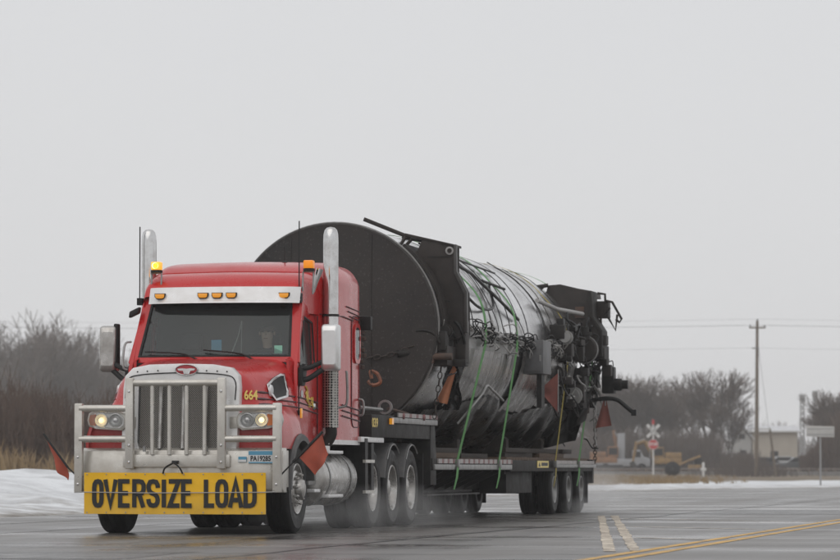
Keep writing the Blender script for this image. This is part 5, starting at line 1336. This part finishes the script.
def stems(name, N, place, h0, h1, m, label, cat, sub=5, r=.012, lean=.16, seed=3):
    R = random.Random(seed); vs, fs = [], []
    for i in range(N):
        x, y, k = place(R); z = xy_ground(x, y) - .05
        h = R.uniform(h0, h1)*k; p = Vector((x, y, z)); d = Vector((R.uniform(-lean, lean), R.uniform(-lean, lean), 1))
        q = p + d*h*.55; t_ = q + (d + Vector((R.uniform(-lean,lean), R.uniform(-lean,lean), 0)))*h*.45
        cone(vs, fs, p, q, r*1.6, r*1.1); cone(vs, fs, q, t_, r*1.1, r*.4)
        for j in range(sub):
            a = p.lerp(q, R.uniform(.4, 1)) if R.random() < .4 else q.lerp(t_, R.random()*.8)
            e = a + Vector((R.uniform(-.32,.32), R.uniform(-.32,.32), R.uniform(.25,.75)))*h*.30
            cone(vs, fs, a, e, r*.8, r*.35)
    me = bpy.data.meshes.new(name); me.from_pydata(vs, [], fs); me.materials.append(m)
    o = bpy.data.objects.new(name, me); COL.objects.link(o)
    return tag(o, label, cat, kind='stuff')
def pl_left(R):
    Y = R.uniform(128, 162); px = R.uniform(-120, 330); k = .92 + .10*math.sin(px*.05+.4) + .18*fbm(px*.05, Y*.05, 1.2)
    return pxX(px, Y), Y, max(.45, k)
stems('brush', 4600, pl_left, 2.4, 3.9, brush_m, 'dense red-brown leafless brush standing behind the dry grass by the snow bank', 'brush', sub=7, r=.017, seed=4)
def pl_right(R):
    Y = R.uniform(352, 392); px = R.uniform(520, 752); k = (.8 + .3*fbm(px*.04, Y*.03, 1.4))*(1 if px < 718 else .42)
    return pxX(px, Y), Y, max(.4, k)
stems('brush', 3600, pl_right, 2.6, 5.0, brush_g, 'dense grey-brown leafless brush at the foot of the wood by the excavators', 'brush', sub=7, r=.024, seed=6)
def pl_right2(R):
    Y = R.uniform(322, 345); px = R.uniform(800, 890); k = min(1, .30 + max(0, px-806)/55)
    return pxX(px, Y), Y, k
stems('brush', 1900, pl_right2, 4.2, 6.0, brush_m, 'dark leafless brush filling the clump behind the blank road sign', 'brush', sub=7, r=.022, seed=8)
def pl_mid(R):
    Y = R.uniform(298, 338); px = R.gauss(748, 30)
    return pxX(px, Y), Y, (.35 + .65*R.random())*max(.3, 1 - abs(px-745)/75)
stems('brush', 800, pl_mid, 1.2, 2.8, brush_g, 'low brown brush round the foot of the utility pole', 'brush', sub=5, r=.018, seed=9)
def pl_far(R):
    Y = R.uniform(640, 700); px = R.uniform(-150, 1000); k = .7 + .4*fbm(px*.02, 1, 1.3)
    return pxX(px, Y), Y, max(.3, k)
stems('far_woods', 4200, pl_far, 6, 10.5, twig, 'faint far belt of bare woods along the horizon behind the buildings', 'woods', sub=8, r=.05, seed=10)

def tufts(name, N, place, h0, h1, m, label, seed):
    R = random.Random(seed); vs, fs = [], []
    for i in range(N):
        x, y = place(R); z = xy_ground(x, y) - .03
        for j in range(7):
            h = R.uniform(h0, h1); a = R.uniform(0, 6.28); w = .012 + .01*R.random(); o = len(vs)
            bx, by = x + R.uniform(-.12,.12), y + R.uniform(-.12,.12); lx, ly = R.uniform(-.4,.4)*h, R.uniform(-.4,.4)*h
            vs += [Vector((bx-w*math.cos(a), by-w*math.sin(a), z)), Vector((bx+w*math.cos(a), by+w*math.sin(a), z)), Vector((bx+lx*.4+w*.8*math.cos(a), by+ly*.4+w*.8*math.sin(a), z+h*.65)), Vector((bx+lx*.4-w*.8*math.cos(a), by+ly*.4-w*.8*math.sin(a), z+h*.65)), Vector((bx+lx, by+ly, z+h))]
            fs += [(o, o+1, o+2, o+3), (o+3, o+2, o+4)]
    me = bpy.data.meshes.new(name); me.from_pydata(vs, [], fs); me.materials.append(m)
    o = bpy.data.objects.new(name, me); COL.objects.link(o); return tag(o, label, 'grass', kind='stuff')
def place_e(e0, e1, u0, u1, pw_=1.0):
    def f(R):
        for _ in range(30):
            u = R.uniform(u0, u1); e = lerp(e0, e1, R.random()**pw_); x = edge(u) - e
            if fbm(x, u, .35) > -.12: break
        P = MT @ Vector((x, u, 0)); return P.x, P.y
    return f
tufts('dry_grass', 2600, place_e(11, 24, 8, 95), .35, .85, straw_m, 'tall dry straw-coloured grass behind the roadside snow on the left', 21)
tufts('dead_weeds', 1500, place_e(12, 27, 8, 95), .5, 1.15, weed_m, 'brown dead weeds standing among the straw beyond the roadside snow', 24)
def pl_rg(R, f=place_e(12, 90, 95, 240, 1.6)):
    for _ in range(40):
        x, y = f(R)
        if 420 + x/y*3735 < 690 + 60*R.random()**3: break
    return x, y
tufts('dry_grass', 5500, pl_rg, .06, .34, straw_m, 'low dry grass on the verge in front of the rail crossing', 22)
tufts('dry_grass', 60, place_e(3, 11, 10, 90), .08, .22, weed_m, 'sparse dead stalks poking through the roadside snow', 23)

# ================================================================== BACKGROUND THINGS
def W3(px, py, Y):
    th = math.atan(189/3735); r = Vector(((px-420)/3735, math.cos(th) - -(py-280)/3735*-math.sin(th), 0))
    fw = Vector((0, math.cos(th), math.sin(th))); up = Vector((0, -math.sin(th), math.cos(th)))
    d = fw + Vector((1,0,0))*(px-420)/3735 - up*(py-280)/3735
    return Vector((0,0,.78)) + d*(Y/d.y)
pole_m = mat('weathered_pole_wood', (.20, .16, .12), .9, dirt=((.11, .09, .075), .8, 3), scale_vec=(4, 4, .4))
galv = mat('galvanised_post', (.30, .30, .30), .5, .5)
sign_back = mat('bare_aluminium_sign_back', (.50, .49, .47), .5, .3, dirt=((.40, .38, .35), .6, 3))
sign_w = mat('sign_white', (.66, .66, .65), .5)
sign_r = mat('sign_red', (.50, .045, .05), .5)
def wthing(name, label, cat, X, Y, group=None, z=None):
    return thing(name, label, cat, (X, Y, xy_ground(X, Y) - .03 if z is None else z), MW, group)

def utility_pole(X, Y, H, label, lean=(0, 0)):
    t = wthing('utility_pole', label, 'utility pole', X, Y, 'utility poles'); o = ORG[t.name]
    top = o + Vector((lean[0], lean[1], H))
    mk('shaft', MB().tube([o - Vector((0,0,.5)), o.lerp(top, .5), top], [.17, .145, .11], 12), pole_m, t, smooth=60)
    arm = top - Vector((0, 0, .55))
    mk('crossarm', MB().box(arm.x-.66, arm.x+.66, arm.y-.16, arm.y-.06, arm.z-.06, arm.z+.06), pole_m, t)
    for dx in (-.58, .0, .58):
        z0 = arm.z+.06 if dx else top.z
        mk('insulator', MB().lathe([(.03,0),(.06,.02),(.06,.07),(.04,.09),(.06,.12),(.03,.16),(.001,.17)], c=(arm.x+dx, arm.y-.11, z0), axis='z', n=10), frame_m, t, smooth=50)
    a2 = top - Vector((0, 0, 2.2))
    mk('bracket', MB().box(a2.x-.45, a2.x+.12, a2.y-.2, a2.y-.12, a2.z-.05, a2.z+.05), galv, t)
    return [Vector((arm.x+dx, arm.y-.11, (arm.z if dx else top.z-.06)+.2)) for dx in (-.58, 0, .58)] + [Vector((a2.x-.4, a2.y-.16, a2.z+.02))]
PY = 300
pA = utility_pole(pxX(756, PY), PY, 12.5, 'brown wooden utility pole standing before the sheds', (.12, 0))
pB = utility_pole(-48, 322, 12.8, 'brown wooden utility pole standing beyond the left wood')
pC = utility_pole(99, 282, 12.0, 'brown wooden utility pole standing past the dark clump')
def wire(a, c, label, sag):
    pts = [a.lerp(c, i/24) - Vector((0, 0, sag*4*(i/24)*(1-i/24))) for i in range(25)]
    mk('power_line', MB().tube(pts, .0065, 5), hose_m, frame=MW, org=a, label=label, cat='power line', group='power lines', smooth=60)
for i in range(4):
    nm = 'upper power line' if i < 3 else 'lower communication line'
    wire(pB[i], pA[i], '%s strung left of the brown pole towards the wood' % nm, .35)
    wire(pA[i], pC[i], '%s strung right of the brown pole past the clump' % nm, .35)
gA = pA[3] + Vector((.5, .1, .3)); gB = Vector((pxX(776, 301), 301, xy_ground(pxX(776, 301), 301)))
mk('guy_wire', MB().tube([pA[3]+Vector((.42,.1,.6)), Vector((pxX(769,300), 300.4, 4.0))], .012, 5), hose_m, frame=MW, org=gB, label='thin guy wire slanting from the brown utility pole to the leaning stub', cat='wire')
lp_ = wthing('stub_pole', 'short leaning wooden guy stub beside the brown utility pole', 'pole', pxX(776, 301), 301)
o = ORG[lp_.name]
mk('shaft', MB().tube([o - Vector((0,0,.3)), Vector((pxX(769.5, 301), 301, 4.05))], [.11, .08], 10), pole_m, lp_, smooth=60)
mk('crossbar', MB().box(pxX(765,301)-1.0, pxX(765,301)+.35, 300.86, 300.93, 3.92, 4.05), sign_w, lp_)

# blank road sign seen from behind
s1 = wthing('road_sign', 'blank grey back of a wide road sign on a thin post in the snow', 'road sign', pxX(820, 162), 162)
o = ORG[s1.name]; zc = W3(820, 432, 162).z
mk('post', MB().box(o.x-.035, o.x+.035, 161.97, 162.03, o.z-.2, zc+.27), galv, s1)
mk('panel', MB().prism([(o.x-.62, zc-.20), (o.x+.60, zc-.235), (o.x+.60, zc+.235), (o.x-.62, zc+.27)], 'y', 161.93, 161.945), sign_back, s1, bevel=.004)
mk('brace', MB().box(o.x-.56, o.x+.55, 161.915, 161.93, zc+.12, zc+.15).box(o.x-.56, o.x+.55, 161.915, 161.93, zc-.13, zc-.10), galv, s1)

# crossbuck with stop sign
SX, SYY = pxX(653, 316), 316
s2 = wthing('rail_crossing_sign', 'white crossbuck above a red octagonal STOP sign on a white post', 'crossing sign', SX, SYY)
o = ORG[s2.name]; zs = W3(653, 444.5, 316).z; zx = W3(653.5, 431, 316).z
mk('post', MB().box(SX-.06, SX+.06, SYY, SYY+.08, o.z-.3, zx+.9), sign_w, s2)
octp = [(SX+.42*math.cos(PI/8+i*PI/4), zs+.42*math.sin(PI/8+i*PI/4)) for i in range(8)]
st_ = mk('stop_panel', MB().prism([(SX+(a-SX)*1.09, zs+(c-zs)*1.09) for a, c in octp], 'y', SYY-.05, SYY-.03), sign_w, s2)
mk('stop_face', MB().prism(octp, 'y', SYY-.056, SYY-.051), sign_r, st_)
put_text('stop_lettering', text_mesh('STOP', .34, offset=.012, xs=.85), sign_w, st_, basis((SX, SYY-.062, zs-.0), (1,0,0), (0,0,1)))
for k in (1, -1):
    L = .74; wv = .125; ca, sa = math.cos(PI/4), math.sin(PI/4)
    pts = [(SX + k*(a*ca - c*sa), zx + (a*sa + c*ca)) for a, c in ((-L,-wv),(L,-wv),(L,wv),(-L,wv))]
    cb = mk('crossbuck_board', MB().prism(pts, 'y', SYY-.06-.014*(k+1), SYY-.048-.014*(k+1)), sign_w, s2)
    put_text('board_lettering', text_mesh('RAIL      ROAD' if k < 0 else 'CROSSING', .17, offset=.004, xs=.85), ink, cb, basis((SX, SYY-.065-.014*(k+1), zx), (ca, 0, k*sa), (-k*sa, 0, ca)))
mk('top_reflector', MB().box(SX-.10, SX+.10, SYY-.02, SYY-.005, zx+.55, zx+.95), sign_r, s2)
# white marker post
mp_ = wthing('marker_post', 'small white marker post with a short crossbar standing in dry grass', 'post', pxX(703, 282), 282)
o = ORG[mp_.name]; zt = W3(703, 462.5, 282).z
mk('post', MB().box(o.x-.09, o.x+.09, 282, 282.1, o.z-.2, zt), sign_w, mp_, bevel=.01)
mk('crossbar', MB().box(o.x-.21, o.x+.21, 281.96, 281.99, zt-.62, zt-.42), sign_w, mp_, bevel=.01)

# railway on its low bank
bal = mat('ballast', (.15, .14, .13), .95, dirt=((.07, .065, .06), .8, 3), bump=(6, .6))
rail_steel = mat('rail_steel', (.22, .19, .17), .5, .5)
rt = wthing('railway_track', 'single railway track on grey ballast behind the crossing sign', 'railway', 22, 322, z=.4)
rt['kind'] = 'structure'; del rt['category']
ra, rc = Vector((-30, 340, .35)), Vector((120, 300, .35)); rd = (rc-ra).normalized(); rp = Vector((rd.y, -rd.x, 0))
mb = MB(); rr = []
for q in (ra, rc):
    rr.append([q - rp*3 - Vector((0,0,.5)), q - rp*1.6 + Vector((0,0,.22)), q + rp*1.6 + Vector((0,0,.22)), q + rp*3 - Vector((0,0,.5))])
mk('ballast_bed', mb.grid(rr), bal, rt)
for s in (-1, 1):
    mk('rail', MB().tube([ra + rp*s*.72 + Vector((0,0,.42)), rc + rp*s*.72 + Vector((0,0,.42))], .06, 6), rail_steel, rt)
slm = to_mesh('sleeper', MB().box(-.12, .12, -1.25, 1.25, -.08, .08), mats=(wood,))
for i in range(110):
    p = ra + rd*(30 + i*.75) + Vector((0,0,.28)); inst('railway_sleeper', slm, rt, p, (0, 0, math.atan2(rd.y, rd.x)))

# yard machines
cat_y = mat('machine_yellow', (.36, .22, .07), .6, dirt=((.15, .10, .06), .9, 1.5))
cat_o = mat('machine_orange', (.34, .16, .07), .6, dirt=((.15, .10, .06), .9, 1.5))
trk = mat('track_steel', (.04, .038, .036), .7)
def excavator(px, Y, s, paint, label, boom):
    X = pxX(px, Y); t = wthing('excavator', label, 'excavator', X, Y, 'yard machines'); o = ORG[t.name]
    def B(x0, x1, y0, y1, z0, z1): return MB().box(*sorted((o.x+s*x0, o.x+s*x1)), o.y+y0, o.y+y1, o.z+z0, o.z+z1)
    for y0 in (-1.3, .7):
        poly = [(o.x+a, o.z+c) for a, c in ((-1.9,.35),(-1.6,.05),(1.6,.05),(1.9,.35),(1.6,.85),(-1.6,.85))]
        mk('track', MB().prism(poly, 'y', o.y+y0, o.y+y0+.6), trk, t, bevel=.05)
    mk('turntable', MB().lathe([(.7, .85), (.7, 1.05)], c=o, axis='z', n=16), trk, t)
    mk('body', B(-2.1, 1.0, -1.25, 1.25, 1.05, 1.75), paint, t, bevel=.08)
    mk('engine_cover', B(-2.1, -.3, -1.2, 1.2, 1.75, 2.35), paint, t, bevel=.12)
    cb = mk('cab', B(-.1, 1.1, -1.25, -.2, 1.75, 2.95), paint, t, bevel=.08)
    mk('cab_window', B(.0, 1.0, -1.262, -1.252, 2.0, 2.8), black, cb); mk('front_window', B(1.102, 1.11, -1.15, -.3, 1.9, 2.8), black, cb)
    P = [Vector((o.x+s*a, o.y, o.z+c)) for a, c in boom]
    mk('boom', MB().tube([P[0], P[1]], [.22, .26], 4).tube([P[1], P[2]], [.26, .18], 4), paint, t)
    mk('stick', MB().tube([P[2] + (P[2]-P[3])*.15, P[2], P[3]], [.16, .2, .12], 4), paint, t)
    mk('hydraulic_ram', MB().tube([P[0]+Vector((s*.5,-.3,.1)), (P[0]+P[1])/2+Vector((0,-.3,.1))], .08, 8), steel, t)
    mk('hydraulic_ram', MB().tube([P[1]+Vector((0,-.3,.3)), P[2]+Vector((0,-.3,.25))], .07, 8), steel, t)
    t.scale = (.82,)*3
    q = P[3]; bk = [(q.x, q.z+.1), (q.x+s*.35, q.z-.1), (q.x+s*.25, q.z-.65), (q.x-s*.45, q.z-.75), (q.x-s*.75, q.z-.45), (q.x-s*.4, q.z-.35)]
    mk('bucket', MB().prism(bk, 'y', q.y-.5, q.y+.5), trk, t, bevel=.02)
excavator(662, 345, -1, cat_y, 'yellow excavator with arched boom behind the STOP sign', ((.9,1.7),(1.9,3.6),(2.9,3.3),(3.3,1.3)))
excavator(608, 352, 1, cat_o, 'orange excavator parked close behind the rear of the trailer', ((.9,1.7),(1.0,3.8),(.7,4.4),(1.1,1.6)))
# loader with black wheel
LX, LY = pxX(690, 332), 332
ld = wthing('skid_loader', 'small yellow loader with raised arm beside the black spool', 'loader', LX, LY, 'yard machines'); o = ORG[ld.name]
mk('body', MB().box(o.x-.2, o.x+1.3, LY-.7, LY+.7, o.z+.35, o.z+1.0), cat_y, ld, bevel=.08)
mk('cab', MB().box(o.x+.35, o.x+1.15, LY-.5, LY+.5, o.z+1.0, o.z+1.75), black, ld, bevel=.05)
mk('lift_arm', MB().tube([(o.x-1.7, LY-.8, o.z+.75), (o.x-.4, LY-.8, o.z+1.35), (o.x+1.0, LY-.8, o.z+1.9)], .13, 6), cat_y, ld)
mk('bucket', MB().prism([(o.x-1.6, o.z+.9), (o.x-2.3, o.z+.25), (o.x-1.6, o.z+.2)], 'y', LY-.9, LY+.7), trk, ld)
for dx in (.2, 1.0): mk('wheel', MB().lathe([(.12,-.12),(.30,-.14),(.32,-.08),(.32,.08),(.30,.14),(.12,.12)], c=(o.x+dx, LY-.78, o.z+.32), axis='y', n=20), rubber, ld, smooth=50)
ld.scale = (.85,)*3
rl = wthing('hose_reel', 'round black drum lying on its edge in front of the small loader', 'drum', pxX(672, 292), 292)
o = ORG[rl.name]
mk('flange', MB().lathe([(.001,-.5),(.54,-.5),(.58,-.47),(.58,-.40),(.52,-.38),(.52,.38),(.58,.40),(.58,.5),(.001,.5)], c=(o.x, 292, o.z+.57), axis='y', n=28), black, rl, smooth=40)
mk('hub', MB().lathe([(.001,-.53),(.10,-.53),(.12,-.50)], c=(o.x, 292, o.z+.57), axis='y', n=14), trk, rl, smooth=40)
# white bucket truck by the machines
vx, vy = pxX(630, 340), 352
vt = wthing('white_truck', 'pale service truck with upright white mast between the two excavators', 'truck', vx, vy, 'yard machines'); o = ORG[vt.name]
vw = mat('vehicle_white', (.36, .37, .39), .45, dirt=((.22,.22,.22), .6, 2))
mk('body', MB().box(o.x-2.6, o.x+.9, vy-1, vy+1, o.z+.6, o.z+1.3), vw, vt, bevel=.08)
mk('cab', MB().prism([(o.x+.9, o.z+.6), (o.x+2.5, o.z+.6), (o.x+2.5, o.z+1.35), (o.x+1.9, o.z+1.5), (o.x+1.55, o.z+2.15), (o.x+.9, o.z+2.15)], 'y', vy-.95, vy+.95), vw, vt, bevel=.06)
mk('mast', MB().box(o.x-.55, o.x+.15, vy-.5, vy+.3, o.z+1.3, o.z+3.7), vw, vt, bevel=.05)
mk('cab_window', MB().box(o.x+1.0, o.x+1.6, vy-.962, vy-.952, o.z+1.45, o.z+2.0), black, vt)
for dx in (-1.7, 1.7): mk('wheel', MB().lathe([(.2,-.12),(.43,-.13),(.45,0),(.43,.13),(.2,.12)], c=(o.x+dx, vy-.9, o.z+.45), axis='y', n=18), rubber, vt, smooth=50)

# sheds
wall_m = mat('pale_siding', (.46, .42, .36), .8, dirt=((.36, .32, .27), .6, 1))
wall_w = mat('grey_white_siding', (.42, .42, .41), .8, dirt=((.3, .3, .29), .6, 1))
snow_r = mat('snowy_metal_roof', (.66, .67, .69), .7, dirt=((.45, .45, .46), .6, .8))
BY0 = 430
def shed(px0, px1, pyt, pye, pyb, label, wallm, gable=False, depth=9):
    x0, x1 = pxX(px0, BY0), pxX(px1, BY0); ze, zt = W3(0, pye, BY0).z, W3(0, pyt, BY0).z; zb = xy_ground((x0+x1)/2, BY0) - .1
    t = thing('barn' if gable else 'long_shed', label, 'barn' if gable else 'shed', ((x0+x1)/2, BY0+depth/2, zb), MW)
    if gable:
        xm = lerp(x0, x1, .45)
        mk('wall', MB().prism([(x0, zb), (x1, zb), (x1, ze), (xm, zt), (x0, ze)], 'y', BY0, BY0+depth), wallm, t)
        for (a, c, za, zc_) in ((x0-.3, xm, ze-.12, zt+.12), (xm, x1+.3, zt+.12, ze-.12)):
            mk('roof', MB().prism([(a, za), (c, zc_), (c, zc_+.16), (a, za+.16)], 'y', BY0-.4, BY0+depth+.3), snow_r, t)
        mk('door', MB().box(lerp(x0,x1,.35), lerp(x0,x1,.65), BY0-.05, BY0-.01, zb, zb+2.4), frame_m, t)
        mk('loft_window', MB().box(xm-.35, xm+.35, BY0-.05, BY0-.01, ze+.1, ze+.7), frame_m, t)
    else:
        mk('wall', MB().box(x0, x1, BY0, BY0+depth, zb, ze), wallm, t)
        mk('roof', MB().prism([(BY0-.5, ze-.05), (BY0-.5, ze+.15), (BY0+depth/2, zt+.15), (BY0+depth+.5, ze+.15), (BY0+depth+.5, ze-.05)], 'x', x0-.4, x1+.4), snow_r, t)
        n_ = int((x1-x0)/3)
        for i in range(n_):
            cx = lerp(x0, x1, (i+.5)/n_)
            if i % 2: mk('overhead_door', MB().box(cx-1.05, cx+1.05, BY0-.05, BY0-.01, zb, zb+2.6), wall_w, t)
            else: mk('window', MB().box(cx-.45, cx+.45, BY0-.05, BY0-.01, zb+1.5, zb+2.3), black, t)
        mk('gutter', MB().box(x0-.4, x1+.4, BY0-.62, BY0-.5, ze-.02, ze+.12), sign_w, t)
shed(733, 752, 426.5, 440, 462, 'white gable-ended barn with a pale roof beside the utility pole', wall_w, True, 10)
shed(751, 797, 426.5, 432, 462, 'long low beige shed with a pale roof behind the utility pole', wall_m, False, 11)
# steam-bent masts in the distance
for px, py in ((802, 399), (815, 395.5)):
    Y = 560; X = pxX(px, Y); zt = W3(px, py, Y).z; zb = xy_ground(X, Y)
    t = thing('lattice_mast', ('shorter slim lattice mast behind the sheds' if px < 810 else 'taller slim lattice mast behind the dark clump'), 'mast', (X, Y, zb), MW, 'lattice masts')
    m1 = MB()
    for (a, c) in ((-.22,-.22),(.22,-.22),(.22,.22),(-.22,.22)): m1.tube([(X+a*1.7, Y+c*1.7, zb), (X+a, Y+c, zt)], .09, 5)
    kk = 12
    for i in range(kk):
        z0, z1 = lerp(zb, zt, i/kk), lerp(zb, zt, (i+1)/kk); f0 = lerp(1.7, 1, i/kk); f1_ = lerp(1.7, 1, (i+1)/kk)
        m1.tube([(X-.22*f0, Y-.22*f0, z0), (X+.22*f1_, Y-.22*f1_, z1)], .06, 4); m1.tube([(X+.22*f0, Y-.22*f0, z0), (X-.22*f1_, Y-.22*f1_, z1)], .06, 4)
    mk('lattice', m1, galv, t); mk('platform', MB().box(X-.42, X+.42, Y-.4, Y+.4, zt-.2, zt+.7), galv, t, bevel=.05)
# parked cars by the sheds
def car(px, Y, m, label, s=1):
    X = pxX(px, Y); t = wthing('parked_car', label, 'car', X, Y, 'cars parked by the sheds'); o = ORG[t.name]
    P = [(-2.25,.45),(2.2,.45),(2.25,.75),(1.95,.92),(1.0,1.0),(-1.5,1.02),(-2.2,.95)]
    mk('body', MB().prism([(o.x+s*a, o.z+c) for a, c in P], 'y', Y-.85, Y+.85), m, t, bevel=.06)
    mk('cabin', MB().prism([(o.x+s*a, o.z+c) for a, c in ((-1.75,1.0),(1.05,1.0),(.35,1.5),(-1.2,1.5))], 'y', Y-.72, Y+.72), m, t, bevel=.05)
    mk('side_window', MB().prism([(o.x+s*a, o.z+c) for a, c in ((-1.45,1.06),(.78,1.06),(.28,1.42),(-1.1,1.42))], 'y', Y-.745, Y-.73), black, t)
    for dx in (-1.4, 1.35): mk('wheel', MB().lathe([(.16,-.1),(.31,-.1),(.33,0),(.31,.1),(.16,.1)], c=(o.x+dx, Y-.80, o.z+.33), axis='y', n=16), rubber, t, smooth=50)
car(768, 372, mat('car_dark_blue', (.03,.035,.045), .3, coat=.5), 'dark parked car before the long beige shed')
car(797, 366, mat('car_dark_grey', (.05,.052,.055), .3, coat=.5), 'dark grey parked car near the dark clump', -1)
car(787, 395, mat('car_silver', (.45,.46,.47), .35, coat=.5), 'silver parked car against the long beige shed')

# ================================================================== AIR
hz = MB().box(-420, 420, -40, 900, -1.6, 22)
hm = bpy.data.materials.new('haze'); hm.use_nodes = True; n, l = nodes(hm); n.clear()
ho = n.new('ShaderNodeOutputMaterial'); hv = n.new('ShaderNodeVolumePrincipled')
hv.inputs['Color'].default_value = (.95, .955, .965, 1); hv.inputs['Density'].default_value = .00046; hv.inputs['Anisotropy'].default_value = .1
l.new(hv.outputs[0], ho.inputs['Volume'])
mk('haze', hz, hm, frame=MW, kind='stuff')

# road spray thrown up by the tyres
sm_ = bpy.data.materials.new('spray'); sm_.use_nodes = True; n, l = nodes(sm_); n.clear()
so = n.new('ShaderNodeOutputMaterial'); sv = n.new('ShaderNodeVolumePrincipled'); sv.inputs['Color'].default_value = (.95, .95, .95, 1)
t = n.new('ShaderNodeTexCoord'); ln = n.new('ShaderNodeVectorMath'); ln.operation = 'LENGTH'; l.new(t.outputs['Object'], ln.inputs[0])
fall = rng(ln.outputs['Value'], .25, 1.0, 1.0, 0.0)
gp = n.new('ShaderNodeNewGeometry'); nz = n.new('ShaderNodeTexNoise'); nz.inputs['Scale'].default_value = 1.6; nz.inputs['Detail'].default_value = 4
l.new(gp.outputs['Position'], nz.inputs['Vector'])
l.new(mth('MULTIPLY', mth('MULTIPLY', fall, rng(nz.outputs['Fac'], .38, .68)), .55), sv.inputs['Density']); l.new(sv.outputs[0], so.inputs['Volume'])
bm = bmesh.new(); bmesh.ops.create_icosphere(bm, subdivisions=3, radius=1.0); spm = bpy.data.meshes.new('spray'); bm.to_mesh(spm); bm.free(); spm.materials.append(sm_)
for c, r in (((1.15, .95, .18), (.45, .8, .34)), ((1.3, 3.3, .2), (.5, 1.9, .40)), ((1.35, 5.8, .2), (.5, 1.7, .42)), ((1.45, 8.0, .15), (.5, 1.3, .42)), ((1.5, 21.2, .10), (.4, 2.3, .26)), ((1.1, 24.2, .3), (1.1, 2.6, .6)), ((-.3, 6.5, .15), (.9, 2.6, .3))):
    o = bpy.data.objects.new('spray', spm); COL.objects.link(o); o.matrix_world = MT @ Matrix.Translation(Vector(c)) @ Matrix.Diagonal((*r, 1)); o['kind'] = 'stuff'
